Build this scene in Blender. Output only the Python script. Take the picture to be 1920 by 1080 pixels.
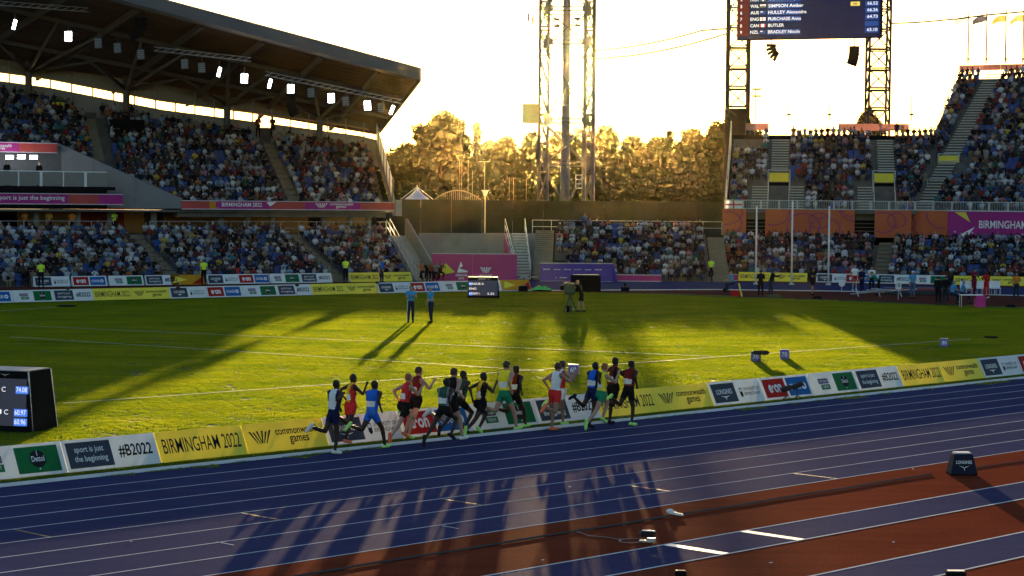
import bpy, bmesh, math, random
import numpy as np
from mathutils import Vector, Matrix
for o in list(bpy.data.objects): bpy.data.objects.remove(o, do_unlink=True)
sc = bpy.context.scene
COL = sc.collection
R = math.radians
rnd = random.Random(7)
# ---------------------------------------------------------------- camera, sky, sun, exposure
FPX, PITCH, ROLL, YAW, EYE = 3881.3, 0.0424293, 0.00901189, 0.77244112, 6.0475
def _basis():
    f0 = Vector((0, 1, 0)); r0 = Vector((1, 0, 0)); u0 = Vector((0, 0, 1))
    fw = f0*math.cos(PITCH) - u0*math.sin(PITCH); up = f0*math.sin(PITCH) + u0*math.cos(PITCH)
    return r0*math.cos(ROLL) + up*math.sin(ROLL), up*math.cos(ROLL) - r0*math.sin(ROLL), fw
CR, CU, CF = _basis()
cam_d = bpy.data.cameras.new('camera'); cam = bpy.data.objects.new('camera', cam_d); COL.objects.link(cam)
cam_d.sensor_width = 36.0; cam_d.lens = FPX/1920*36.0; cam_d.clip_start = 0.5; cam_d.clip_end = 6000
cam.matrix_world = Matrix(((CR.x, CU.x, -CF.x, 0), (CR.y, CU.y, -CF.y, 0), (CR.z, CU.z, -CF.z, EYE), (0, 0, 0, 1)))
sc.camera = cam
SUN_EL, SUN_AZ = R(3.6), R(1.25)            # azimuth measured clockwise from +Y
SUN_STRENGTH, SKY_STRENGTH, EXPOSURE = 5.0, 0.11, 1.95
HAZE_DENSITY, HAZE_G = 0.95e-5, 0.98
world = bpy.data.worlds.new('World'); sc.world = world; world.use_nodes = True
wn = world.node_tree.nodes; wl = world.node_tree.links
bg = wn['Background']; sky = wn.new('ShaderNodeTexSky'); sky.sky_type = 'NISHITA'; sky.sun_disc = False
sky.sun_elevation = SUN_EL; sky.sun_rotation = SUN_AZ
sky.altitude = 100; sky.air_density = 1.0; sky.dust_density = 1.2; sky.ozone_density = 2.0
wl.new(sky.outputs[0], bg.inputs[0]); bg.inputs[1].default_value = SKY_STRENGTH
sun_d = bpy.data.lights.new('sun', 'SUN'); sun_d.energy = SUN_STRENGTH; sun_d.angle = R(0.53); sun_d.color = (1.0, 0.72, 0.37)
sun = bpy.data.objects.new('sun', sun_d); COL.objects.link(sun)
sdir = Vector((math.sin(SUN_AZ)*math.cos(SUN_EL), math.cos(SUN_AZ)*math.cos(SUN_EL), math.sin(SUN_EL)))
sun.rotation_euler = sdir.to_track_quat('Z', 'Y').to_euler(); sun.location = sdir*300
sc.view_settings.view_transform = 'Standard'; sc.view_settings.look = 'None'; sc.view_settings.gamma = 1.0
sc.view_settings.exposure = EXPOSURE
try: sc.view_settings.use_curve_mapping = False
except Exception: pass
sc.render.engine = 'CYCLES'
cy = sc.cycles
cy.use_denoising = True; cy.max_bounces = 6; cy.diffuse_bounces = 3; cy.glossy_bounces = 3; cy.transmission_bounces = 4
cy.transparent_max_bounces = 12; cy.volume_bounces = 0; cy.sample_clamp_indirect = 6; cy.use_light_tree = False
cy.caustics_reflective = False; cy.caustics_refractive = False
# ---------------------------------------------------------------- pixel -> place helpers (photo pixels, 1920 x 1080)
EYEV = Vector((0, 0, EYE))
def ray(x, y): return CF + CR*((x-960)/FPX) - CU*((y-540)/FPX)
def G(x, y, z=0.0):
    d = ray(x, y); return EYEV + d*((z-EYE)/d.z)
def P(x, y, D):
    d = ray(x, y); return EYEV + d*(D/d.y)
TR = Vector((math.sin(YAW), math.cos(YAW), 0)); NR = Vector((-math.cos(YAW), math.sin(YAW), 0))
def trk(s, n, z=0.0): return TR*s + NR*n + Vector((0, 0, z))       # along / across the home straight
def at_n(x, y, n, z=None):
    d = ray(x, y); p = EYEV + d*(n/d.dot(NR))
    return p if z is None else Vector((p.x, p.y, z))
TRACK_ROT = math.atan2(TR.y, TR.x)
UP = Vector((0, 0, 1))
# ---------------------------------------------------------------- materials
MATS = {}
def pm(name, col, rough=0.7, var=0.12, scale=3.0, bump=0.0, bscale=40.0, metal=0.0, spec=0.4, emit=0.0, transl=0.0, ecol=None):
    if name in MATS: return MATS[name]
    m = bpy.data.materials.new(name); m.use_nodes = True; MATS[name] = m
    nt = m.node_tree; N = nt.nodes; L = nt.links; b = N['Principled BSDF']
    b.inputs['Roughness'].default_value = rough; b.inputs['Metallic'].default_value = metal
    b.inputs['Specular IOR Level'].default_value = spec
    tc = N.new('ShaderNodeTexCoord')
    no = N.new('ShaderNodeTexNoise'); no.inputs['Scale'].default_value = scale; no.inputs['Detail'].default_value = 5
    L.new(tc.outputs['Object'], no.inputs['Vector'])
    rp = N.new('ShaderNodeValToRGB')
    rp.color_ramp.elements[0].position = 0.3; rp.color_ramp.elements[1].position = 0.7
    rp.color_ramp.elements[0].color = tuple(c*(1-var) for c in col[:3]) + (1,)
    rp.color_ramp.elements[1].color = tuple(min(1, c*(1+var)) for c in col[:3]) + (1,)
    L.new(no.outputs['Fac'], rp.inputs['Fac']); L.new(rp.outputs['Color'], b.inputs['Base Color'])
    if bump:
        n2 = N.new('ShaderNodeTexNoise'); n2.inputs['Scale'].default_value = bscale; n2.inputs['Detail'].default_value = 3
        L.new(tc.outputs['Object'], n2.inputs['Vector'])
        bp = N.new('ShaderNodeBump'); bp.inputs['Strength'].default_value = bump; bp.inputs['Distance'].default_value = 0.02
        L.new(n2.outputs['Fac'], bp.inputs['Height']); L.new(bp.outputs['Normal'], b.inputs['Normal'])
    if emit:
        b.inputs['Emission Color'].default_value = (ecol or col)[:3] + (1,); b.inputs['Emission Strength'].default_value = emit
    if transl:
        t = N.new('ShaderNodeBsdfTranslucent'); L.new(rp.outputs['Color'], t.inputs['Color'])
        mx = N.new('ShaderNodeMixShader'); mx.inputs[0].default_value = transl
        L.new(b.outputs[0], mx.inputs[1]); L.new(t.outputs[0], mx.inputs[2])
        L.new(mx.outputs[0], N['Material Output'].inputs['Surface'])
    return m
# ---------------------------------------------------------------- mesh building
class MB:
    def __init__(s, off=(0, 0, 0)): s.v = []; s.f = []; s.m = []; s.off = Vector(off)
    def add(s, vs, fs, mi=0):
        k = len(s.v); s.v += [tuple(Vector(p)-s.off) for p in vs]
        s.f += [tuple(i+k for i in f) for f in fs]; s.m += [mi]*len(fs); return s
    def hexa(s, a, mi=0):                    # 8 corners: bottom 0-3 ccw, top 4-7
        return s.add(a, [(3, 2, 1, 0), (4, 5, 6, 7), (0, 1, 5, 4), (1, 2, 6, 5), (2, 3, 7, 6), (3, 0, 4, 7)], mi)
    def box(s, c, size, rz=0.0, mi=0, ax=None):
        if ax is None:
            x = Vector((math.cos(rz), math.sin(rz), 0)); y = Vector((-math.sin(rz), math.cos(rz), 0)); z = UP
        else: x, y, z = ax
        c = Vector(c); x = x*(size[0]/2); y = y*(size[1]/2); z = z*(size[2]/2)
        return s.hexa([c-x-y-z, c+x-y-z, c+x+y-z, c-x+y-z, c-x-y+z, c+x-y+z, c+x+y+z, c-x+y+z], mi)
    def bar(s, p, q, w, h=None, mi=0):       # rectangular bar between two points
        p = Vector(p); q = Vector(q); d = (q-p); L = d.length
        if L < 1e-6: return s
        d.normalize(); ref = UP if abs(d.z) < 0.95 else Vector((0, 1, 0))
        x = d.cross(ref).normalized(); y = x.cross(d)
        return s.box((p+q)/2, (L, w, h or w), mi=mi, ax=(d, x, y))
    def tube(s, p, q, r, r2=None, n=6, mi=0, cap=True):
        p = Vector(p); q = Vector(q); r2 = r if r2 is None else r2
        d = (q-p).normalized(); ref = UP if abs(d.z) < 0.95 else Vector((0, 1, 0))
        x = d.cross(ref).normalized(); y = x.cross(d); vs = []
        for c, rr in ((p, r), (q, r2)):
            for i in range(n):
                t = 2*math.pi*i/n; vs.append(c + x*(rr*math.cos(t)) + y*(rr*math.sin(t)))
        fs = [(i, i+n, (i+1) % n+n, (i+1) % n) for i in range(n)]
        if cap: fs += [tuple(range(n)), tuple(range(2*n-1, n-1, -1))]
        return s.add(vs, fs, mi)
    def path(s, pts, r, n=6, mi=0):
        for a, b in zip(pts, pts[1:]): s.tube(a, b, r, n=n, mi=mi)
        return s
    def prism(s, poly, d, mi=0):             # polygon (3D points) extruded by vector d
        d = Vector(d); n = len(poly); a = [Vector(p) for p in poly]
        return s.add(a+[p+d for p in a], [tuple(range(n-1, -1, -1)), tuple(range(n, 2*n))] + [(i, (i+1) % n, (i+1) % n+n, i+n) for i in range(n)], mi)
    def quad(s, a, b, c, d, mi=0): return s.add([a, b, c, d], [(0, 1, 2, 3)], mi)
    def ball(s, c, r, n=8, m=6, mi=0, sc3=(1, 1, 1)):
        c = Vector(c); vs = [c+Vector((0, 0, r*sc3[2]))]
        for j in range(1, m):
            ph = math.pi*j/m
            for i in range(n):
                t = 2*math.pi*i/n
                vs.append(c+Vector((r*sc3[0]*math.sin(ph)*math.cos(t), r*sc3[1]*math.sin(ph)*math.sin(t), r*sc3[2]*math.cos(ph))))
        vs.append(c-Vector((0, 0, r*sc3[2]))); fs = [(0, 1+i, 1+(i+1) % n) for i in range(n)]
        for j in range(m-2):
            for i in range(n):
                a = 1+j*n+i; b = 1+j*n+(i+1) % n; fs.append((a, a+n, b+n, b))
        k = 1+(m-2)*n; fs += [(k+i, k+n, k+(i+1) % n) for i in range(n)]
        return s.add(vs, fs, mi)
    def mesh(s, name):
        me = bpy.data.meshes.new(name); me.from_pydata(s.v, [], s.f); return me
    def build(s, name, mats, parent=None, smooth=False, bevel=0.0):
        me = s.mesh(name)
        if not isinstance(mats, (list, tuple)): mats = [mats]
        for m in mats: me.materials.append(m)
        if len(mats) > 1: me.polygons.foreach_set('material_index', s.m)
        if smooth: me.polygons.foreach_set('use_smooth', [True]*len(me.polygons))
        me.update()
        o = bpy.data.objects.new(name, me); COL.objects.link(o)
        if parent is not None: o.parent = parent
        if bevel:
            b = o.modifiers.new('bevel', 'BEVEL'); b.width = bevel; b.segments = 2; b.limit_method = 'ANGLE'
        return o
def tag(o, label=None, cat=None, group=None, kind=None):
    if label: o['label'] = label
    if cat: o['category'] = cat
    if group: o['group'] = group
    if kind: o['kind'] = kind
    return o
def thing(name, label, cat, loc=(0, 0, 0), group=None, rz=0.0):
    o = bpy.data.objects.new(name, None); o.empty_display_size = 0.2; COL.objects.link(o)
    o.location = loc; o.rotation_euler = (0, 0, rz); return tag(o, label, cat, group)
def struct(o): o['kind'] = 'structure'; return o
_children = {}
def copy_tree(o, parent=None):
    c = o.copy(); COL.objects.link(c); c.parent = parent
    for ch in [k for k in bpy.data.objects if k.parent == o]: copy_tree(ch, c)
    return c
# ---------------------------------------------------------------- lettering (flat meshes from the built-in font)
_txt = {}
TXT = bpy.data.scenes.new('lettering_bench')
def text_mesh(s, bold=0.0):
    key = (s, bold)
    if key in _txt: return _txt[key]
    cu = bpy.data.curves.new('t', 'FONT'); cu.body = s; cu.size = 1.0; cu.align_x = 'LEFT'; cu.resolution_u = 3; cu.offset = bold
    cu.space_line = 0.85
    o = bpy.data.objects.new('t', cu); TXT.collection.objects.link(o)
    TXT.view_layers[0].update(); dg = TXT.view_layers[0].depsgraph; me = bpy.data.meshes.new_from_object(o.evaluated_get(dg))
    n = len(me.vertices); co = np.empty(n*3); me.vertices.foreach_get('co', co); co = co.reshape(-1, 3)
    fs = [tuple(p.vertices) for p in me.polygons]
    bpy.data.objects.remove(o, do_unlink=True); bpy.data.meshes.remove(me); bpy.data.curves.remove(cu)
    if n:
        lo = co.min(0); hi = co.max(0); co = (co-lo)/np.maximum(hi-lo, 1e-6)
    _txt[key] = (co, fs); return _txt[key]
def put_text(mb, s, org, ex, ey, x0, y0, w, h, mi=0, bold=0.015, off=0.004):
    """lettering filling the rectangle (x0, y0, w, h) of the plane org + ex*x + ey*y, lifted by off"""
    co, fs = text_mesh(s, bold); nrm = ex.cross(ey).normalized()*off
    mb.add([org + ex*(x0+c[0]*w) + ey*(y0+c[1]*h) + nrm for c in co], fs, mi)
def put_rect(mb, org, ex, ey, x0, y0, w, h, mi=0, off=0.002):
    nrm = ex.cross(ey).normalized()*off; o = org+nrm
    mb.quad(o+ex*x0+ey*y0, o+ex*(x0+w)+ey*y0, o+ex*(x0+w)+ey*(y0+h), o+ex*x0+ey*(y0+h), mi)
def put_poly(mb, org, ex, ey, pts, mi=0, off=0.003):
    nrm = ex.cross(ey).normalized()*off
    mb.add([org+nrm+ex*x+ey*y for x, y in pts], [tuple(range(len(pts)))], mi)
def put_disc(mb, org, ex, ey, cx, cy_, r, mi=0, off=0.003, n=18, r_in=0.0):
    if r_in == 0:
        put_poly(mb, org, ex, ey, [(cx+r*math.cos(2*math.pi*i/n), cy_+r*math.sin(2*math.pi*i/n)) for i in range(n)], mi, off); return
    for i in range(n):
        a = 2*math.pi*i/n; b = 2*math.pi*(i+1)/n
        put_poly(mb, org, ex, ey, [(cx+q*math.cos(t), cy_+q*math.sin(t)) for q, t in ((r_in, a), (r, a), (r, b), (r_in, b))], mi, off)
def fan_logo(mb, org, ex, ey, x0, y0, w, h, mi=0, off=0.004):
    # three-stroke fan emblem: pairs of slanting strokes that meet low
    for a, b, c in ((0.0, 0.30, 0.10), (0.18, 0.42, 0.09), (0.36, 0.50, 0.09), (0.62, 0.50, 0.09), (0.80, 0.58, 0.09), (1.0, 0.70, 0.10)):
        put_poly(mb, org, ex, ey, [(x0+w*(a-c/2), y0+h*(1.0 if a in (0.0, 1.0, 0.36, 0.62) else 0.92)), (x0+w*(b-0.015), y0), (x0+w*(b+0.025), y0), (x0+w*(a+c/2), y0+h*(1.0 if a in (0.0, 1.0, 0.36, 0.62) else 0.92))], mi, off)
# ================================================================ SETTING: ground, lawn, track
def track_mat(name, col, tint):
    m = bpy.data.materials.new(name); m.use_nodes = True; nt = m.node_tree; N = nt.nodes; L = nt.links; b = N['Principled BSDF']
    tc = N.new('ShaderNodeTexCoord')
    n1 = N.new('ShaderNodeTexNoise'); n1.inputs['Scale'].default_value = 0.35; n1.inputs['Detail'].default_value = 6; L.new(tc.outputs['Object'], n1.inputs['Vector'])
    n2 = N.new('ShaderNodeTexNoise'); n2.inputs['Scale'].default_value = 16; n2.inputs['Detail'].default_value = 4; L.new(tc.outputs['Object'], n2.inputs['Vector'])
    mp = N.new('ShaderNodeMapping'); mp.inputs['Rotation'].default_value = (0, 0, -TRACK_ROT); mp.inputs['Scale'].default_value = (0.12, 2.2, 1); L.new(tc.outputs['Object'], mp.inputs['Vector'])
    n3 = N.new('ShaderNodeTexNoise'); n3.inputs['Scale'].default_value = 1.0; n3.inputs['Detail'].default_value = 5; L.new(mp.outputs[0], n3.inputs['Vector'])
    ad = N.new('ShaderNodeMath'); ad.operation = 'ADD'; L.new(n1.outputs['Fac'], ad.inputs[0]); L.new(n3.outputs['Fac'], ad.inputs[1])
    a2 = N.new('ShaderNodeMath'); a2.operation = 'MULTIPLY_ADD'; a2.inputs[1].default_value = 1.3; L.new(n2.outputs['Fac'], a2.inputs[0]); L.new(ad.outputs[0], a2.inputs[2])
    rp = N.new('ShaderNodeValToRGB'); rp.color_ramp.elements[0].position = 0.85; rp.color_ramp.elements[1].position = 1.6
    mr = N.new('ShaderNodeMapRange'); mr.inputs[1].default_value = 1.15; mr.inputs[2].default_value = 2.15; L.new(a2.outputs[0], mr.inputs[0])
    rp.color_ramp.elements[0].position = 0; rp.color_ramp.elements[1].position = 1
    rp.color_ramp.elements[0].color = tuple(c*0.78 for c in col)+(1,); rp.color_ramp.elements[1].color = tuple(tint)+(1,)
    L.new(mr.outputs[0], rp.inputs[0]); L.new(rp.outputs[0], b.inputs['Base Color'])
    b.inputs['Roughness'].default_value = 0.9; b.inputs['Specular IOR Level'].default_value = 0.0
    gl = N.new('ShaderNodeBsdfGlossy'); gl.inputs['Roughness'].default_value = 0.62; gl.inputs['Color'].default_value = (1, 0.93, 0.85, 1)
    mxs = N.new('ShaderNodeMixShader'); mxs.inputs[0].default_value = 0.0115 if col[2] > col[0] else 0.005
    L.new(b.outputs[0], mxs.inputs[1]); L.new(gl.outputs[0], mxs.inputs[2]); L.new(mxs.outputs[0], N['Material Output'].inputs['Surface'])
    n4 = N.new('ShaderNodeTexNoise'); n4.inputs['Scale'].default_value = 55; n4.inputs['Detail'].default_value = 2; L.new(tc.outputs['Object'], n4.inputs['Vector'])
    bp = N.new('ShaderNodeBump'); bp.inputs['Strength'].default_value = 0.55; bp.inputs['Distance'].default_value = 0.012
    L.new(n4.outputs['Fac'], bp.inputs['Height']); L.new(bp.outputs[0], b.inputs['Normal']); L.new(bp.outputs[0], gl.inputs['Normal'])
    return m
BLUE = track_mat('blue_rubber', (0.020, 0.030, 0.102), (0.034, 0.041, 0.122))
RED = track_mat('brick_red_rubber', (0.120, 0.022, 0.010), (0.185, 0.038, 0.018))
LINE = pm('white_line_paint', (0.58, 0.59, 0.62), 0.9, 0.14, 2.0, spec=0.0)
SOIL = pm('worn_ground', (0.05, 0.055, 0.04), 1.0, 0.25, 0.4, spec=0.0)
mb = MB(); mb.quad((-3000, -1500, -0.06), (3000, -1500, -0.06), (3000, 4500, -0.06), (-3000, 4500, -0.06))
struct(mb.build('ground', SOIL))
def strip(n0, n1, s0, s1, z):
    return MB().quad(trk(s0, n1, z), trk(s0, n0, z), trk(s1, n0, z), trk(s1, n1, z))
S0, S1 = -20.0, 150.0
NK = 37.389                                   # kerb
def lane(k): return NK-1.22*k
red_apron = struct(strip(-6, lane(9), S0, S1, 0.0).build('runway_apron', RED))
track = struct(strip(lane(9), NK, S0, S1, 0.0).build('running_track', BLUE))
for k in range(1, 10):
    strip(lane(k)-0.022, lane(k)+0.022, S0, S1, 0.004).build('lane_line', LINE, track)
for a, b in ((22.0, 23.35), (18.35, 19.75), (14.0, 15.4)):
    rw = struct(strip(a, b, S0, S1, 0.004).build('jump_runway', BLUE))
    for e in (a, b): strip(e-0.03, e+0.03, S0, S1, 0.008).build('runway_line', LINE, rw)
YELLOW_PAINT = pm('yellow_mark_paint', (0.17, 0.13, 0.03), 0.7, 0.25, 6.0)
for i, s in enumerate((20.45, 24.70, 28.85, 33.15, 37.4)):
    k = 4+i
    strip(lane(k+1)+0.03, lane(k)-0.03, s-0.025, s+0.025, 0.004).build('hurdle_mark', YELLOW_PAINT, track)
for s, n in ((22.3, 28.45), (26.45, 27.1)):
    strip(n-0.02, n+0.46, s-0.02, s+0.02, 0.004).build('lane_tick', LINE, track)
for s in (27.92, 30.10):
    strip(22.03, 23.32, s-0.11, s+0.11, 0.008).build('takeoff_board', pm('white_board', (0.8, 0.8, 0.78), 0.5), rw)
# raised aluminium kerb, one length after another
KERB = pm('white_kerb', (0.62, 0.63, 0.65), 0.6, 0.08, 3.0, spec=.1)
kerb = thing('track_kerb', 'low white raised kerb edging the inside lane of the blue track', 'kerb', trk(20, NK+0.06))
for i in range(26):
    a = 14+i*4.0
    mb = MB(kerb.location); mb.hexa([trk(a, NK, 0.0), trk(a, NK+0.13, 0), trk(a+3.985, NK+0.13, 0), trk(a+3.985, NK, 0)][::-1] + [trk(a, NK+0.02, 0.06), trk(a, NK+0.11, 0.06), trk(a+3.985, NK+0.11, 0.06), trk(a+3.985, NK+0.02, 0.06)][::-1])
    mb.build('kerb_length', KERB, kerb)
# ---- lawn
def lawn_mat():
    m = bpy.data.materials.new('turf'); m.use_nodes = True; nt = m.node_tree; N = nt.nodes; L = nt.links; b = N['Principled BSDF']
    tc = N.new('ShaderNodeTexCoord'); n1 = N.new('ShaderNodeTexNoise'); n1.inputs['Scale'].default_value = 0.25; n1.inputs['Detail'].default_value = 7
    L.new(tc.outputs['Object'], n1.inputs['Vector']); rp = N.new('ShaderNodeValToRGB')
    rp.color_ramp.elements[0].position = 0.3; rp.color_ramp.elements[1].position = 0.72
    rp.color_ramp.elements[0].color = (0.020, 0.050, 0.006, 1); rp.color_ramp.elements[1].color = (0.045, 0.088, 0.010, 1)
    L.new(n1.outputs['Fac'], rp.inputs[0]); L.new(rp.outputs[0], b.inputs['Base Color']); b.inputs['Roughness'].default_value = 0.9
    b.inputs['Specular IOR Level'].default_value = 0.1
    return m
TURF = lawn_mat()
# infield outline: home straight side, bend edges measured on the ground, far boards
INF = [trk(-15, NK+0.14), trk(62, NK+0.14), trk(120, NK+0.14), G(1980, 579), G(1600, 566), G(1300, 553), G(1130, 548.5), G(830, 546.5), G(600, 553.5), G(300, 561.5), G(0, 568.5), G(-150, 573)]
mb = MB(); n = len(INF); mb.add([(p.x, p.y, 0.0) for p in INF], [tuple(range(n))]); struct(mb.build('infield_lawn', TURF))
# tufts of blades scattered on the lawn in view (one mass: stuff)
def inside(x, y, poly):
    c = False; j = len(poly)-1
    for i in range(len(poly)):
        a, b = poly[i], poly[j]
        if (a.y > y) != (b.y > y) and x < (b.x-a.x)*(y-a.y)/(b.y-a.y)+a.x: c = not c
        j = i
    return c
def grass_patch():
    rg = random.Random(3); mb = MB(); vs = []; fs = []
    for i in range(1400):
        x, y = rg.uniform(-.55, .55), rg.uniform(-.55, .55); h = rg.uniform(0.020, 0.036)*(.85+.28*(math.sin(x*9.1+1.3*math.sin(y*7.3))*math.sin(y*11.7+x*3.1)+.35*math.sin(x*23+y*17))); w = rg.uniform(0.004, 0.008)
        t = rg.uniform(0, 6.283); lx, ly = rg.gauss(0, .012), rg.gauss(0, .012); cx, cy_ = math.cos(t)*w, math.sin(t)*w
        k = len(vs); vs += [(x-cx, y-cy_, -0.004), (x+cx, y+cy_, -0.004), (x+lx+cx*.6, y+ly+cy_*.6, h*.65), (x+lx*2, y+ly*2, h), (x+lx-cx*.6, y+ly-cy_*.6, h*.65)]
        fs.append((k, k+1, k+2, k+3, k+4))
    return vs, fs
def blade_mat():
    m = bpy.data.materials.new('grass_blades'); m.use_nodes = True; nt = m.node_tree; N = nt.nodes; L = nt.links; N.remove(N['Principled BSDF'])
    tc = N.new('ShaderNodeNewGeometry')
    n1 = N.new('ShaderNodeTexNoise'); n1.inputs['Scale'].default_value = 0.3; n1.inputs['Detail'].default_value = 6; L.new(tc.outputs['Position'], n1.inputs['Vector'])
    mp = N.new('ShaderNodeMapping'); mp.inputs['Rotation'].default_value = (0, 0, 0.25); mp.inputs['Scale'].default_value = (0.25, 1.6, 1); L.new(tc.outputs['Position'], mp.inputs[0])
    n2 = N.new('ShaderNodeTexNoise'); n2.inputs['Scale'].default_value = 1.0; n2.inputs['Detail'].default_value = 6; L.new(mp.outputs[0], n2.inputs['Vector'])
    ad = N.new('ShaderNodeMath'); ad.operation = 'ADD'; L.new(n1.outputs['Fac'], ad.inputs[0]); L.new(n2.outputs['Fac'], ad.inputs[1])
    mr = N.new('ShaderNodeMapRange'); mr.inputs[1].default_value = 0.7; mr.inputs[2].default_value = 1.3; L.new(ad.outputs[0], mr.inputs[0])
    rp = N.new('ShaderNodeValToRGB'); rp.color_ramp.elements[0].color = (0.028, 0.066, 0.010, 1); rp.color_ramp.elements[1].color = (0.072, 0.112, 0.017, 1)
    L.new(mr.outputs[0], rp.inputs[0])
    d = N.new('ShaderNodeBsdfDiffuse'); L.new(rp.outputs[0], d.inputs[0])
    hs = N.new('ShaderNodeMix'); hs.data_type = 'RGBA'; hs.blend_type = 'MULTIPLY'; hs.inputs[0].default_value = 1.0
    L.new(rp.outputs[0], hs.inputs[6]); hs.inputs[7].default_value = (6.0, 4.2, 1.0, 1)
    t = N.new('ShaderNodeBsdfTranslucent'); L.new(hs.outputs[2], t.inputs[0])
    mx = N.new('ShaderNodeMixShader'); mx.inputs[0].default_value = 0.62; L.new(d.outputs[0], mx.inputs[1]); L.new(t.outputs[0], mx.inputs[2])
    L.new(mx.outputs[0], N['Material Output'].inputs['Surface'])
    return m
def scatter(name, src_mesh, pts, rots, scales, mat):
    """one object whose geometry nodes place src_mesh on points"""
    src = bpy.data.objects.new(name+'_source', src_mesh)
    me = bpy.data.meshes.new(name); me.from_pydata([tuple(p) for p in pts], [], [])
    a = me.attributes.new('rot', 'FLOAT', 'POINT'); a.data.foreach_set('value', rots)
    b = me.attributes.new('scl', 'FLOAT', 'POINT'); b.data.foreach_set('value', scales)
    o = bpy.data.objects.new(name, me); COL.objects.link(o)
    ng = bpy.data.node_groups.new(name+'_nodes', 'GeometryNodeTree')
    ng.interface.new_socket('Geometry', in_out='INPUT', socket_type='NodeSocketGeometry'); ng.interface.new_socket('Geometry', in_out='OUTPUT', socket_type='NodeSocketGeometry')
    N = ng.nodes; L = ng.links; gi = N.new('NodeGroupInput'); go = N.new('NodeGroupOutput')
    oi = N.new('GeometryNodeObjectInfo'); oi.inputs['Object'].default_value = src
    ip = N.new('GeometryNodeInstanceOnPoints')
    ra = N.new('GeometryNodeInputNamedAttribute'); ra.data_type = 'FLOAT'; ra.inputs['Name'].default_value = 'rot'
    sa = N.new('GeometryNodeInputNamedAttribute'); sa.data_type = 'FLOAT'; sa.inputs['Name'].default_value = 'scl'
    cx = N.new('ShaderNodeCombineXYZ'); L.new(ra.outputs[0], cx.inputs[2])
    L.new(gi.outputs[0], ip.inputs['Points']); L.new(oi.outputs['Geometry'], ip.inputs['Instance'])
    L.new(cx.outputs[0], ip.inputs['Rotation']); L.new(sa.outputs[0], ip.inputs['Scale'])
    L.new(ip.outputs[0], go.inputs[0])
    md = o.modifiers.new('scatter', 'NODES'); md.node_group = ng
    return o
vs, fs = grass_patch(); gm = bpy.data.meshes.new('grass_patch'); gm.from_pydata(vs, [], fs); gm.materials.append(blade_mat())
pts = []
yy = 44.0
while yy < 138:
    half = yy*0.2475+5
    xx = -half
    while xx < half:
        px_, py_ = xx+rnd.uniform(-.2, .2), yy+rnd.uniform(-.2, .2)
        if inside(px_, py_, INF): pts.append((px_, py_, 0.0))
        xx += 0.92
    yy += 0.92
print('grass patches', len(pts))
gr = scatter('grass', gm, pts, [rnd.uniform(0, 6.283) for _ in pts], [rnd.uniform(.85, 1.2) for _ in pts], None)
tag(gr, 'short mown green grass covering the whole infield', 'grass', kind='stuff')
# throwing-sector and pitch lines painted on the grass
def ground_line(a, b, w, name='field_line', z=0.012):
    a = Vector((a.x, a.y, 0)); b = Vector((b.x, b.y, 0)); d = (b-a).normalized(); s = Vector((-d.y, d.x, 0))*w/2; u = Vector((0, 0, z))
    return struct(MB().quad(a-s+u, b-s+u, b+s+u, a+s+u).build(name, pm('chalk_line', (0.62, 0.64, 0.55), 0.8, 0.2, 8.0)))
for a, b in (((0, 610), (1340, 670)), ((20, 633), (1020, 697)), ((118, 758), (1820, 637)), ((-60, 588), (105, 577))):
    ground_line(G(*a), G(*b), 0.06, z=0.034)
# ================================================================ ADVERTISING BOARDS
Y_BOARD = pm('yellow_board', (0.90, 0.76, 0.08), 0.55, 0.05, 1.5, spec=0.15, transl=0.2)
W_BOARD = pm('white_board_print', (0.74, 0.76, 0.78), 0.55, 0.05, 1.5, spec=0.15, transl=0.2)
SLATE = pm('slate_print', (0.055, 0.075, 0.115), 0.6, 0.05, 1.5, spec=0.15, transl=0.4)
REDP = pm('red_print', (0.50, 0.022, 0.022), 0.6, 0.05, spec=0.15, transl=0.4)
BLUEP = pm('blue_print', (0.02, 0.16, 0.50), 0.6, 0.05, spec=0.15, transl=0.4)
GREENP = pm('green_print', (0.012, 0.19, 0.065), 0.6, 0.05, spec=0.15, transl=0.4)
INK = pm('black_ink', (0.015, 0.016, 0.02), 0.6, 0.05, spec=0.1)
WINK = pm('white_ink', (0.8, 0.8, 0.8), 0.6, 0.03, spec=0.1)
PURP = pm('purple_print', (0.10, 0.05, 0.13), 0.6, 0.05, spec=0.15)
BACKB = pm('board_foam', (0.6, 0.6, 0.62), 0.7, 0.08)
GOLDP = pm('gold_print', (0.72, 0.36, 0.02), 0.6, 0.05, spec=0.15, transl=0.4)
BW, BH = 2.475, 0.74
EX = Vector((1, 0, 0)); EY = Vector((0, 0.44, 0.898)).normalized(); O0 = Vector((0, 0, 0.02))
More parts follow.
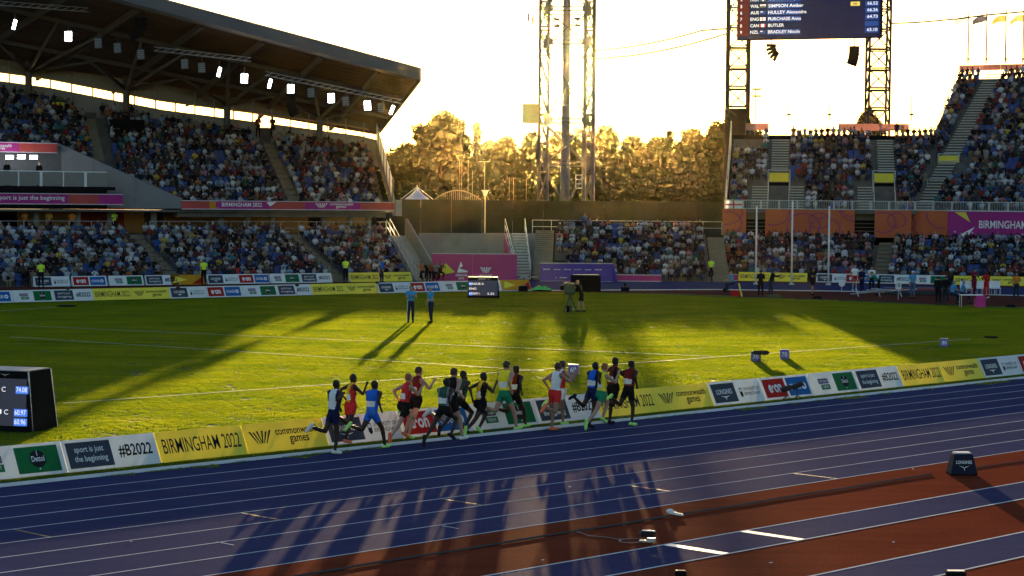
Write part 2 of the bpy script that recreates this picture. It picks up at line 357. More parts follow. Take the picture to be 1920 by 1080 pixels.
def board_proto(t):
    root = thing('advertising_board', 'board', 'board')
    th = EX.cross(EY)*-0.02
    face = MB().prism([O0, O0+EX*BW, O0+EX*BW+EY*BH, O0+EY*BH], th).build('face_panel', Y_BOARD if t in 'AB' else (GOLDP if t == 'X' else W_BOARD), root)
    for x in (.12, BW/2, BW-.12):
        MB().bar((x, .345, .64), (x, .66, .01), .03).build('rear_strut', BACKB, root)
    for x in (0.02, BW-0.02):
        MB().prism([Vector((x-.008, .06, .02)), Vector((x-.008, .40, .02)), Vector((x-.008, .36, .62))], (0.016, 0, 0)).build('end_gusset', BACKB, root)
    def print_(name, mats, fn):
        mb = MB(); fn(mb); mb.build(name, mats, face)
    A = (O0, EX, EY)
    if t == 'A':
        print_('lettering', INK, lambda m: put_text(m, 'BIRMINGHAM 2022', *A, .13, .20, 2.22, .36, bold=.002))
    if t == 'B':
        print_('emblem', INK, lambda m: fan_logo(m, *A, .18, .22, .62, .32))
        print_('lettering', INK, lambda m: (put_text(m, 'commonwealth', *A, .95, .40, 1.35, .19), put_text(m, 'games', *A, 1.33, .12, .60, .22)))
    if t == 'C':
        print_('dark_print', SLATE, lambda m: put_rect(m, *A, .10, .07, 1.10, .60))
        print_('lettering', WINK, lambda m: (put_text(m, 'LONGINES', *A, .28, .33, .74, .16, 0, .01, .006),
               put_poly(m, *A, [(.42, .28), (.62, .22), (.65, .13), (.68, .22), (.88, .28), (.68, .26), (.62, .26)], 0, .006)))
        print_('lettering', INK, lambda m: (put_text(m, 'UNIVERSITY OF', *A, 1.58, .38, .78, .11, 0, .0), put_text(m, 'BIRMINGHAM', *A, 1.58, .23, .74, .11, 0, .0)))
        print_('crest', [WINK, INK], lambda m: (put_rect(m, *A, 1.38, .24, .13, .24, 1), put_rect(m, *A, 1.40, .36, .09, .09, 0, .004), put_poly(m, *A, [(1.38, .24), (1.51, .24), (1.445, .17)], 1)))
    if t == 'D':
        print_('red_print', REDP, lambda m: put_rect(m, *A, .10, .07, 1.08, .60))
        print_('blue_print', BLUEP, lambda m: put_rect(m, *A, 1.28, .07, 1.08, .60))
        print_('lettering', WINK, lambda m: put_text(m, 'e·on', *A, .32, .22, .66, .27, 0, .03, .006))
        print_('lettering', WINK, lambda m: (put_text(m, 'CHASE', *A, 1.38, .27, .56, .19, 0, .015, .006),
               put_disc(m, *A, 2.11, .365, .125, 0, .006, 8, .055)))
    if t == 'E':
        print_('small_print', [PURP, GREENP, WINK], lambda m: (put_rect(m, *A, .42, .36, .52, .17, 0), put_rect(m, *A, .50, .16, .46, .17, 1),
               put_text(m, 'NOTTINGHAM', *A, .46, .40, .44, .08, 2, 0, .006), put_text(m, 'TRENT', *A, .57, .20, .33, .09, 2, 0, .006)))
        print_('green_print', GREENP, lambda m: put_rect(m, *A, 1.28, .07, 1.08, .60))
        print_('emblem', [INK, WINK], lambda m: (put_disc(m, *A, 1.82, .38, .20, 0, .005, 20), put_text(m, 'Dettol', *A, 1.66, .32, .32, .13, 1, .01, .008),
               put_rect(m, *A, 1.812, .45, .016, .12, 1, .008), put_disc(m, *A, 1.82, .15, .02, 1, .008, 8)))
    if t == 'F':
        print_('dark_print', SLATE, lambda m: put_rect(m, *A, .08, .07, 1.16, .60))
        print_('lettering', WINK, lambda m: (put_text(m, 'sport is just', *A, .28, .39, .76, .17, 0, .005, .006), put_text(m, 'the beginning', *A, .24, .17, .86, .18, 0, .005, .006)))
        print_('lettering', INK, lambda m: put_text(m, '#B2022', *A, 1.42, .22, .90, .31, 0, .02))
    if t == 'X':
        print_('corner_print', Y_BOARD, lambda m: put_poly(m, *A, [(.1, .1), (1.2, .35), (.4, .65)], 0)); print_('corner_print', REDP, lambda m: put_poly(m, *A, [(1.5, .05), (2.4, .05), (2.4, .6)], 0))
    return root
BOARD_LOOK = {'A': 'yellow board with bold dark place-and-year lettering', 'B': 'yellow board with dark fan emblem and two-line lettering', 'C': 'white board with dark panel beside crest lettering',
              'D': 'white board with red and blue panels', 'E': 'white board with green panel and round emblem', 'F': 'white board with slate panel and hashtag', 'X': 'golden end board with printed wedges'}
ORD = ['first', 'second', 'third', 'fourth', 'fifth', 'sixth', 'seventh', 'eighth', 'ninth', 'tenth', 'eleventh', 'twelfth', 'thirteenth', 'fourteenth', 'fifteenth', 'sixteenth', 'seventeenth', 'eighteenth', 'nineteenth', 'twentieth',
       'twenty-first', 'twenty-second', 'twenty-third', 'twenty-fourth', 'twenty-fifth', 'twenty-sixth', 'twenty-seventh', 'twenty-eighth', 'twenty-ninth', 'thirtieth']
def nth(i):
    if i < len(ORD): return ORD[i]
    k = i+1; return '%d%s' % (k, 'th' if 10 < k % 100 < 14 else {1: 'st', 2: 'nd', 3: 'rd'}.get(k % 10, 'th'))
_bp = {}; _bused = set()
def place_board(t, pos, d, label, group, scale=1.0):
    if t not in _bp: _bp[t] = board_proto(t)
    o = _bp[t] if t not in _bused else copy_tree(_bp[t]); _bused.add(t)
    o.location = pos; o.rotation_euler = (0, 0, math.atan2(d.y, d.x)); o.scale = (scale,)*3
    tag(o, label, 'board', group); return o
def board_row(types, start, d, group, where, pitch=2.495, scale=1.0):
    cnt = {}
    d = Vector((d.x, d.y, 0)).normalized()
    for i, t in enumerate(types):
        if t == ' ': continue
        cnt[t] = cnt.get(t, 0)+1
        lab = BOARD_LOOK[t]+', '+nth(cnt[t]-1)+' such from left '+where
        place_board(t, start+d*(pitch*i), d, lab, group, scale)
NEAR_TYPES = 'DEFABCDEFABCDEFABCDE'
board_row(NEAR_TYPES, trk(27.97-3*2.495, 38.28), TR, 'boards along the home straight', 'along near track')
fa, fb = G(0, 567.5), G(825, 547.0); fd = (fb-fa).normalized(); st = G(177, 563.8)
board_row('CDEFABCDEFABCDEF', st-fd*(4*2.495), fd, 'boards along the far edge of the lawn', 'beyond lawn')
place_board('X', st+fd*(12*2.495), fd, 'golden end board closing the far row beyond the lawn', 'boards along the far edge of the lawn')
# ================================================================ GRANDSTANDS
class Frame:
    def __init__(s, O, az):
        a = R(az); s.O = Vector((O.x, O.y, 0)); s.u = Vector((math.sin(a), math.cos(a), 0)); s.v = Vector((-math.cos(a), math.sin(a), 0))
    def pt(s, u, v, z=0.0): return s.O + s.u*u + s.v*v + Vector((0, 0, z))
    def at(s, x, y, v):                      # place seen at a photo pixel on the plane v = const
        d = ray(x, y); t = (v + s.O.dot(s.v))/d.dot(s.v); p = EYEV + d*t; q = p-s.O
        return q.dot(s.u), p.z
    def rot(s): return math.atan2(s.u.y, s.u.x)
LS = Frame(G(770, 527.5), 58)
SA = Frame(G(1357, 526), 98)
SB = Frame(P(1700, 385, 168), 120)
SC = Frame(G(1357, 526), 104)
SM = Frame(G(1040, 526), 92)
CONC = pm('stand_concrete', (0.26, 0.25, 0.24), 0.85, 0.14, 0.8, bump=0.2, bscale=14, spec=0.1)
CONC_D = pm('terrace_concrete', (0.12, 0.115, 0.11), 0.9, 0.2, 1.0, spec=0.05)
STEEL = pm('painted_steel', (0.30, 0.31, 0.33), 0.5, 0.08, 2.0, metal=0.3, spec=0.3)
DSTEEL = pm('dark_steel', (0.06, 0.06, 0.065), 0.5, 0.1, 2.0, spec=0.3)
GALV = pm('galvanised_steel', (0.55, 0.56, 0.58), 0.4, 0.1, 4.0, metal=0.6, spec=0.4)
TAN = pm('tan_cladding', (0.42, 0.27, 0.13), 0.7, 0.12, 1.2, spec=0.1)
BLACK = pm('black_cloth', (0.008, 0.008, 0.009), 0.9, 0.2, 2.0, spec=0.05)
MAG = pm('magenta_vinyl', (0.36, 0.028, 0.20), 0.6, 0.10, 0.35, spec=0.15)
ORG = pm('orange_vinyl', (0.50, 0.115, 0.045), 0.6, 0.12, 0.35, spec=0.15)
CORALV = pm('coral_vinyl', (0.44, 0.070, 0.062), 0.6, 0.16, 0.5, spec=0.15)
PINKV = pm('pink_vinyl', (0.42, 0.045, 0.17), 0.6, 0.10, 0.3, spec=0.15)
VIOLET = pm('violet_vinyl', (0.115, 0.065, 0.30), 0.6, 0.10, 0.3, spec=0.15)
GLASS_F = pm('frosted_screen', (0.80, 0.80, 0.76), 0.4, 0.04, 1.0, spec=0.2, transl=0.6)
SEATB = pm('blue_seat_plastic', (0.02, 0.06, 0.24), 0.5, 0.08, 2.0, spec=0.3)
TREAD = pm('aluminium_tread', (0.42, 0.42, 0.40), 0.45, 0.12, 3.0, metal=0.4, spec=0.4)
SEATS = []                                   # (position, heading, stand, row, u)
EMPTY_SEATS = []
def lerp(a, b, t): return a+(b-a)*t
def interp(x, xs, ys):
    return float(np.interp(x, xs, ys))
def terrace(root, F, rows, v0, dv, z0, dz, urange, gaps, key, pitch=0.485, fill=0.93, mat=None, skip=None):
    """rows of concrete steps (each its own part) and the seats on them; gaps(row, v) -> [(ua, ub)] aisles"""
    rg = random.Random(hash(key) % 1000 if False else sum(map(ord, key)))
    for i in range(rows):
        v = v0+i*dv; z = z0+i*dz; ua, ub = urange(i, v)
        if ub-ua < 0.6: continue
        MB(root.location).hexa([F.pt(ua, v, z-0.5), F.pt(ub, v, z-0.5), F.pt(ub, v+dv+.02, z-0.5), F.pt(ua, v+dv+.02, z-0.5),
                    F.pt(ua, v, z), F.pt(ub, v, z), F.pt(ub, v+dv+.02, z), F.pt(ua, v+dv+.02, z)]).build('terrace_step', mat or CONC_D, root)
        u = ua+0.35; gp = gaps(i, v)
        while u < ub-0.3:
            hit = next((g for g in gp if g[0]-0.28 < u < g[1]+0.28), None)
            if hit: u = hit[1]+0.3; continue
            if skip is None or not skip(u, v):
                p = F.pt(u+rg.uniform(-.04, .04), v+dv*0.55, z); head = math.atan2(-F.v.y, -F.v.x)
                gap = math.sin(u*.9+i*.55+len(key))*math.sin(u*.37-i*.8+2)          # loose clumps of empty places
                if rg.random() < fill-(.45 if gap > .72 else -.03): SEATS.append((p, head+rg.gauss(0, .34), key, i, u))
                else: EMPTY_SEATS.append((F.pt(u, v+dv*0.55, z), head, key))
            u += pitch
def aisle_steps(root, F, ua, ub, v0, dv, z0, dz, n, name='aisle_step', mat=None, shift=0.0):
    for i in range(n):                       # two treads for each terrace row
        v = v0+i*dv/2; z = z0+i*dz/2; s = shift*(i*dv/2)
        if mat is TREAD:                     # open metal treads with a dark gap between them
            MB(root.location).hexa([F.pt(ua, v, z+.09), F.pt(ub, v, z+.09), F.pt(ub, v+dv*.36, z+.09), F.pt(ua, v+dv*.36, z+.09), F.pt(ua, v, z+.17), F.pt(ub, v, z+.17), F.pt(ub, v+dv*.36, z+.17), F.pt(ua, v+dv*.36, z+.17)]).build(name, mat, root); continue
        MB(root.location).hexa([F.pt(ua+s, v, z-.2), F.pt(ub+s, v, z-.2), F.pt(ub+s, v+dv/2, z-.2), F.pt(ua+s, v+dv/2, z-.2),
             F.pt(ua+s, v, z+.02), F.pt(ub+s, v, z+.02), F.pt(ub+s, v+dv/2, z+.02), F.pt(ua+s, v+dv/2, z+.02)]).build(name, mat or pm('step_concrete', (0.20, 0.165, 0.12), 0.85, 0.15, 2.0, spec=0.1), root)
def rail(root, pts, h=1.0, name='handrail', mat=None, r=0.022, posts=True, mids=1):
    mb = MB(root.location); mat = mat or GALV; n = 5
    for a, b in zip(pts, pts[1:]):
        a = Vector(a); b = Vector(b)
        for k in range(mids+1): mb.tube(a+UP*(h*(1-k*0.5)), b+UP*(h*(1-k*0.5)), r, n=n)
        if posts:
            m = max(1, int((b-a).length/1.5))
            for j in range(m+1): p = a.lerp(b, j/m); mb.tube(p, p+UP*h, r, n=n)
    return mb.build(name, mat, root)
# ---------------------------------------------------------------- roofed stand, left
PXU = [-31, -19, -10.5, -3.0, 5.7, 7.3]; PV = [27.2, 24.8, 21.9, 20.4, 18.8, 18.6]; PZ = [15.9, 14.6, 13.0, 12.2, 11.25, 10.9]
ls = thing('grandstand', 'roofed two-tier grandstand with dark sloping roof, full of spectators', 'grandstand', LS.pt(-12, 8))
lo = ls.location
LOWA = [(-5.75, -4.65), (-18.4, -17.3)]
terrace(ls, LS, 11, 0.9, 0.8, 0.0, 0.3, lambda i, v: (-31, 0.45+0.28*v), lambda i, v: LOWA, 'lower tier of roofed stand')
for a, b in LOWA: aisle_steps(ls, LS, a, b, 0.9, 0.8, 0.05, 0.3, 22)
def up_end(v): return 0.38*v
def up_range(i, v):
    right = up_end(v)-0.5
    # rows stop at the sloping rear parapet and at the slanting flank wall
    left = -31.0
    if v > 18.6: right = min(right, interp(v, PV[::-1], PXU[::-1])-0.6)
    if v < 17.0: left = lerp(-14.2, -21.0, (v-9.3)/7.7)+0.5
    return left, right
UPA = lambda i, v: [(-4.9+.2*(v-11), -3.7+.2*(v-11)), (-17.6+.25*(v-18), -16.2+.25*(v-18))] if v < 22 else [(-17.0, -15.4)]
terrace(ls, LS, 21, 9.9, 0.75, 5.1, 0.42, up_range, UPA, 'upper tier of roofed stand', fill=0.9)
aisle_steps(ls, LS, -4.8, -3.8, 9.9, 0.75, 5.15, 0.42, 26, shift=0.2)
aisle_steps(ls, LS, -18.6, -17.4, 16.6, 0.75, 8.95, 0.42, 16, shift=0.25)
# slanting flank wall between seats and the media gallery, in cast panels
for k, (ta, tb) in enumerate(((0, .36), (.362, .70), (.702, 1))):
    def fw(t, z): return LS.pt(lerp(-14.2, -21.0, t), lerp(9.3, 17.0, t), z)
    d = (fw(1, 0)-fw(0, 0)).normalized(); nrm = Vector((d.y, -d.x, 0))*0.2
    za, zb = lerp(5.95, 10.05, ta), lerp(5.95, 10.05, tb)
    MB(lo).prism([fw(ta, 5.2), fw(ta, za), fw(tb, zb), fw(tb, 5.2)], nrm).build('flank_wall_panel', pm('flank_concrete', (0.20, 0.20, 0.21), 0.85, 0.1, 0.6, bump=.15, bscale=10, spec=.1), ls)
# concourse: floor, rear wall panels, columns, soffit of the upper tier
MB(lo).hexa([LS.pt(-31, 9.7, 2.7), LS.pt(3.2, 9.7, 2.7), LS.pt(6, 17.5, 2.7), LS.pt(-31, 17.5, 2.7), LS.pt(-31, 9.7, 3.25), LS.pt(3.2, 9.7, 3.25), LS.pt(6, 17.5, 3.25), LS.pt(-31, 17.5, 3.25)]).build('concourse_floor', CONC, ls)
rg = random.Random(5)
u = -31.0
while u < 5.2:
    w = rg.choice((1.2, 1.6, 2.0, 2.4)); m = rg.choice((TAN, TAN, TAN, CONC_D, pm('red_panel', (0.32, 0.03, 0.02), .6), BLACK)) if u < -2 else rg.choice((TAN, BLACK, CONC_D))
    MB(lo).box(LS.pt(u+w/2, 16.6, 4.2), (w-.03, .15, 1.9), LS.rot()).build('concourse_panel', m, ls); u += w
MB(lo).hexa([LS.pt(-31, 9.5, 4.95), LS.pt(3.6, 9.5, 4.95), LS.pt(6.6, 17.6, 4.95), LS.pt(-31, 17.6, 4.95), LS.pt(-31, 9.5, 5.08), LS.pt(3.6, 9.5, 5.08), LS.pt(6.6, 17.6, 5.08), LS.pt(-31, 17.6, 5.08)]).build('gallery_soffit', CONC_D, ls)
for u in (-28, -24.6, -21.5, -19.0, -15.6, -10.2, -8.0, -5.9, -1.5, .8, 2.4):
    MB(lo).tube(LS.pt(u, 11.2, 3.25), LS.pt(u, 11.2, 4.95), 0.24, n=10).build('concourse_column', CONC, ls, smooth=True)
rail(ls, [LS.pt(-31, 9.75, 3.25), LS.pt(-19.3, 9.75, 3.25)], 1.0); rail(ls, [LS.pt(-16.5, 9.75, 3.25), LS.pt(3.2, 9.75, 3.25)], 1.0)
# rear parapet following the falling top edge
for k in range(len(PXU)-1):
    a = (PXU[k], PV[k], PZ[k]); b = (PXU[k+1], PV[k+1], PZ[k+1])
    if k == 2: b = (-2.75, 20.37, 12.17)
    if k == 3: a = (-1.75, 20.17, 12.08)
    nv = LS.v*0.22
    MB(lo).prism([LS.pt(a[0], a[1], a[2]-2.2), LS.pt(b[0], b[1], b[2]-2.2), LS.pt(*b), LS.pt(*a)], nv).build('rear_parapet', CONC, ls)
for k in range(9): MB(lo).bar(LS.pt(-2.72+k*.115, 20.3, 10.4), LS.pt(-2.72+k*.115, 20.3, 11.9), .025).build('gate_bar', DSTEEL, ls)
for k in range(7): MB(lo).bar(LS.pt(-2.75, 20.3, 10.6+k*.2), LS.pt(-1.75, 20.3, 10.6+k*.2), .02).build('gate_bar', DSTEEL, ls)
MB(lo).box(LS.pt(-2.25, 20.36, 11.0), (1.0, .04, 1.5), LS.rot()).build('gate_sheet', pm('gate_mesh', (.12, .11, .10), .8), ls)
# upper glazing band with mullions, standing above an open slot behind the parapet
u = -31.0
while u < 6.4:
    z = interp(u, PXU, PZ); v = interp(u, PXU, PV)+0.5
    MB(lo).box(LS.pt(u, v, z+.9), (.09, .09, 2.6), LS.rot()).build('rear_post', STEEL, ls)
    u2 = min(u+1.55, 6.6); z2 = interp(u2, PXU, PZ); v2 = interp(u2, PXU, PV)+0.5
    mb = MB(lo); mb.prism([LS.pt(u+.06, v, z+.75), LS.pt(u2-.06, v2, z2+.75), LS.pt(u2-.06, v2, z2+2.3), LS.pt(u+.06, v, z+2.3)], LS.v*.05)
    mb.build('rear_glazing_pane', pm('rear_glazing', (0.16, 0.13, 0.085), 0.25, 0.1, spec=.4), ls)
    MB(lo).bar(LS.pt(u, v-.05, z+.72), LS.pt(u2, v2-.05, z2+.72), .1, .12).build('glazing_rail', TAN, ls)
    u += 1.55
# end screens on the right flank of the upper tier
def flank(v, z): return LS.pt(up_end(v), v, z)
MB(lo).prism([flank(9.4, 4.95), flank(19, 9.6), flank(19, 10.95), flank(9.4, 5.95)], LS.u*0.25).build('end_parapet', CONC, ls)
for k in range(6):
    va = 9.5+k*1.58; vb = va+1.5; za = interp(va, [9.4, 19], [5.95, 10.95]); zb = interp(vb, [9.4, 19], [5.95, 10.95])
    hgt = 1.55
    MB(lo).prism([flank(va, za), flank(vb, zb), flank(vb, zb+hgt), flank(va, za+hgt)], LS.u*.04).build('end_screen_pane', GLASS_F, ls)
    MB(lo).bar(flank(va-.04, za-.2), flank(va-.04, za+hgt+.1), .1).build('end_screen_post', DSTEEL, ls)
MB(lo).box(LS.pt(3.95, 9.3, 5.35), (.55, .5, 1.25), LS.rot()).build('end_block', CONC, ls)
# end stair of the lower tier
for i in range(20):
    v = 0.9+i*0.4; z = 0.05+i*.165
    a, b = .75+.28*v, 2.2+.255*v
    MB(lo).hexa([LS.pt(a, v, z-.5), LS.pt(b, v, z-.5), LS.pt(b, v+.4, z-.5), LS.pt(a, v+.4, z-.5), LS.pt(a, v, z), LS.pt(b, v, z), LS.pt(b, v+.4, z), LS.pt(a, v+.4, z)]).build('stair_tread', pm('stair_concrete', (0.40, 0.39, 0.36), .8, .1, 2.0, spec=.1), ls)
rail(ls, [LS.pt(1.0, 1.0, .1), LS.pt(3.3, 9.3, 3.5)], 1.0, 'stair_rail'); rail(ls, [LS.pt(.7, 1.0, .1), LS.pt(3.0, 9.3, 3.5)], .9, 'stair_rail')
mb = MB(lo); mb.prism([LS.pt(2.45, .9, 0), LS.pt(4.7, 9.4, 0), LS.pt(4.7, 9.4, 4.5), LS.pt(4.5, 8.8, 4.5), LS.pt(2.45, .9, 1.15)], LS.u*.12); mb.build('stair_side_wall', pm('mesh_guard', (.30, .27, .22), .8), ls)
# roof: faceted slab falling to the right and to the rear, with fascia, soffit ribs, columns and struts
RF = [(-31, 4, 22.35), (2.9, 4, 15.9)]; RB = [(-33, 32, 18.4), (9.1, 22, 12.05)]
def roof_pt(s, t, dz=0.0):
    a = Vector(RF[0]).lerp(Vector(RF[1]), s); b = Vector(RB[0]).lerp(Vector(RB[1]), s); p = a.lerp(b, t)
    return LS.pt(p.x, p.y, p.z+dz)
ROOFM = pm('roof_sheet', (0.10, 0.10, 0.105), 0.6, 0.1, 0.4, spec=.2); SOFF = pm('soffit_boards', (0.085, 0.062, 0.046), 0.7, 0.18, 0.5, spec=.1)
FASC = pm('roof_fascia', (0.11, 0.115, 0.13), 0.5, 0.06, 0.5, spec=.25)
roof = MB(lo).hexa([roof_pt(0, 0, -.5), roof_pt(1, 0, -.5), roof_pt(1, 1, -.15), roof_pt(0, 1, -.15), roof_pt(0, 0), roof_pt(1, 0), roof_pt(1, 1), roof_pt(0, 1)]).build('roof', ROOFM, ls)
NS = 24
for k in range(NS):                           # soffit boards
    a, b = k/NS+.0012, (k+1)/NS-.0012
    MB(lo).hexa([roof_pt(.001, a, -.62), roof_pt(.995, a, -.62), roof_pt(.995, b, -.62), roof_pt(.001, b, -.62), roof_pt(.001, a, -.52), roof_pt(.995, a, -.52), roof_pt(.995, b, -.52), roof_pt(.001, b, -.52)]).build('soffit_board', SOFF, roof)
MB(lo).hexa([roof_pt(0, -.012, -.85), roof_pt(1.0, -.012, -.85), roof_pt(.985, .0, -1.0), roof_pt(0, .0, -1.0), roof_pt(0, -.012, .06), roof_pt(1.003, -.012, .06), roof_pt(1.003, .004, .06), roof_pt(0, .004, .06)]).build('fascia', FASC, roof)
MB(lo).hexa([roof_pt(1.0, 0, -.9), roof_pt(1.004, 0, -.9), roof_pt(1.004, 1, -.4), roof_pt(1.0, 1, -.4), roof_pt(1.0, 0, .05), roof_pt(1.004, 0, .05), roof_pt(1.004, 1, .05), roof_pt(1.0, 1, .05)]).build('verge_fascia', FASC, roof)
for s in (.06, .20, .34, .48, .62, .76, .90):
    mb = MB(lo); mb.bar(roof_pt(s, .02, -.85), roof_pt(s, .98, -.85), .22, .45); mb.build('rafter', pm('rafter_steel', (.09, .08, .072), .6, .1), roof)
for t in (.3, .62):
    mb = MB(lo); mb.bar(roof_pt(.0, t, -.9), roof_pt(.99, t, -.9), .16, .3); mb.build('purlin', MATS['rafter_steel'], roof)
def roof_s_of(u): return (u+31)/34.0
COLM = pm('column_steel', (.10, .095, .09), .55, .1)
for u in (-20.5, -13.3, -5.5, 2.1):
    v = interp(u, PXU, PV)-.3; z = interp(u, PXU, PZ); s = (u+32)/(9.1+33); top = roof_pt(s, .62, -.8)
    mb = MB(lo); base = LS.pt(u, v, z-2); mid = LS.pt(u, v, z+1.0)
    mb.tube(base, LS.pt(u, v, z+2.6), .28, n=10); mb.build('column', COLM, ls, smooth=True)
    for ds, t in ((-.10, .62), (.10, .62), (-.05, .30), (.05, .30)):
        MB(lo).tube(mid, roof_pt(min(.99, s+ds+.02), t, -.9), .15, .11, n=8).build('strut', COLM, ls, smooth=True)
# media gallery in the stand's left flank
MB(lo).hexa([LS.pt(-31, 12.2, 6.5), LS.pt(-18.2, 12.2, 6.5), LS.pt(-20.6, 17, 6.5), LS.pt(-31, 17, 6.5), LS.pt(-31, 12.2, 6.75), LS.pt(-18.2, 12.2, 6.75), LS.pt(-20.6, 17, 6.75), LS.pt(-31, 17, 6.75)]).build('media_gallery_floor', BLACK, ls)
MB(lo).box(LS.pt(-25.8, 16.8, 8.0), (11.4, .2, 3.6), LS.rot()).build('media_gallery_back', pm('gallery_grey', (.12, .125, .135), .8), ls)
MB(lo).box(LS.pt(-25.2, 12.15, 5.95), (12.6, .2, 1.6), LS.rot()).build('media_gallery_skirt', BLACK, ls)
for k in range(7):
    u = -30.6+k*1.68
    MB(lo).box(LS.pt(u+.84, 12.2, 7.28), (1.58, .03, .95), LS.rot()).build('balustrade_pane', pm('balustrade_glass', (.16, .18, .19), .15, .05, spec=.5), ls)
    MB(lo).box(LS.pt(u, 12.2, 7.3), (.09 if k % 2 else .2, .09, 1.1), LS.rot()).build('balustrade_post', pm('white_steel', (.7, .72, .74), .4), ls)
MB(lo).box(LS.pt(-24.8, 12.2, 7.83), (11.8, .08, .07), LS.rot()).build('balustrade_rail', MATS['white_steel'], ls)
# black camera cabin and yellow stair panel high in the upper tier
cb = LS.pt(-14.2, 20.2, 10.9)
MB(lo).box(cb, (2.5, 1.2, 2.3), LS.rot()).build('camera_cabin', BLACK, ls)
MB(lo).box(LS.pt(-18.6, 23.3, 13.0), (1.0, .08, .75), LS.rot()).build('exit_panel', Y_BOARD, ls)
# ---------------------------------------------------------------- banners hung on the stand fronts
def banner(name, label, F, u0, u1, v, z0, z1, segs, items, cat='banner', group=None, za=0.0):
    root = thing(name, label, cat, F.pt((u0+u1)/2, v, z0), group); L = root.location; tl = za
    def zz(u): return tl*(u-u0)
    for a, b, m in segs:
        MB(L).hexa([F.pt(a, v, z0+zz(a)), F.pt(b, v, z0+zz(b)), F.pt(b, v+.05, z0+zz(b)), F.pt(a, v+.05, z0+zz(a)), F.pt(a, v, z1+zz(a)), F.pt(b, v, z1+zz(b)), F.pt(b, v+.05, z1+zz(b)), F.pt(a, v+.05, z1+zz(a))]).build('vinyl_panel', m, root)
    for z in (z0-.03, z1+.0):
        MB(L).bar(F.pt(u0, v-.02, z+zz(u0)), F.pt(u1, v-.02, z+zz(u1)), .05, .06).build('edge_strip', pm('pale_edge', (.55, .45, .52), .5), root)
    ex = (F.u+UP*tl).normalized(); ey = UP.copy()
    for it in items:
        mb = MB(L); org = F.pt(it[1], v-.002, z0+zz(it[1])); kind = it[0]
        if kind == 't': put_text(mb, it[5], org, ex, ey, 0, it[2], it[3], it[4], off=.012, bold=.01); nm = 'lettering'
        elif kind == 'f': fan_logo(mb, org, ex, ey, 0, it[2], it[3], it[4], off=.012); nm = 'emblem'
        else: put_poly(mb, org, ex, ey, it[2], off=.008); nm = 'printed_wedge'
        mb.build(nm, WINK if kind != 'p' else it[3], root)
    return root
def uv(F, x, y, v): return F.at(x, y, v)[0]
a, b = uv(LS, 340, 384, 9.25), uv(LS, 738, 386, 9.25)
fx = lambda x: uv(LS, x, 384, 9.2)
zt = LS.at(340, 376, 9.2)[1]; zb = LS.at(340, 391, 9.2)[1]; sl = (LS.at(738, 379.5, 9.2)[1]-zt)/(b-a)
banner('fascia_banner', 'long magenta and orange banner along the front of the upper tier', LS, a, b, 9.2, zb, zt, [(a, fx(397), CORALV), (fx(397), fx(508), MAG), (fx(508), fx(572), CORALV), (fx(572), fx(676), MAG), (fx(676), b, CORALV)],
       [('t', fx(416), .17, fx(491)-fx(416), .30, 'BIRMINGHAM 2022'), ('f', fx(592), .14, fx(613)-fx(592), .34), ('t', fx(618), .33, fx(662)-fx(618), .19, 'commonwealth'), ('t', fx(630), .08, fx(649)-fx(630), .20, 'games'),
        ('p', fx(393), [(0, .55), (.5, .52), (.45, .12), (.9, .05), (0, .0)], GOLDP), ('p', fx(500), [(0, .5), (.8, .55), (.3, .2)], WINK)], za=sl)
gx = lambda x: uv(LS, x, 373, 9.2)
zb, zt = LS.at(115, 382, 9.2)[1], LS.at(115, 363.5, 9.2)[1]
banner('fascia_banner', 'magenta banner with white slogan under the media gallery', LS, gx(-60), gx(231), 9.2, zb, zt, [(gx(-60), gx(128), MAG), (gx(128), gx(185), CORALV), (gx(185), gx(231), MAG)],
       [('t', gx(-6), .17, gx(121)-gx(-6), .40, 'sport is just the beginning')])
hx = lambda x: uv(LS, x, 275, 15.8)
zb, zt = LS.at(60, 285, 15.8)[1], LS.at(60, 268, 15.8)[1]
banner('fascia_banner', 'short magenta and orange banner above the media gallery', LS, hx(-60), hx(107), 15.8, zb, zt, [(hx(-60), hx(36), MAG), (hx(36), hx(107), CORALV)],
       [('t', hx(-22), .32, hx(22)-hx(-22), .24, 'commonwealth'), ('t', hx(-10), .07, hx(9)-hx(-10), .22, 'games')])
# boards at the foot of the stand
p0 = LS.pt(-22.4, -.1); dS = LS.u
board_row('CDEF', LS.pt(uv(LS, 65, 530, -.2), -.2), LS.u, 'boards at the foot of the roofed stand', 'under roofed stand', pitch=2.62, scale=1.0)
place_board('X', LS.pt(uv(LS, 322, 528, -.2), -.2), LS.u, 'golden board with wedges after the first boards under roofed stand', 'boards at the foot of the roofed stand')
for t, x in (('C', 390), ('D', 448), ('E', 506), ('F', 566)):
    place_board(t, LS.pt(uv(LS, x, 527, -.2), -.2), LS.u, BOARD_LOOK[t]+', second such under roofed stand', 'boards at the foot of the roofed stand')
place_board('A', LS.pt(uv(LS, 657, 526, -.2), -.2), LS.u, 'yellow board with place-and-year lettering at foot of roofed stand', 'boards at the foot of the roofed stand')
place_board('B', LS.pt(uv(LS, 718, 526, -.2), -.2), LS.u, 'yellow board with fan emblem at foot of roofed stand', 'boards at the foot of the roofed stand')
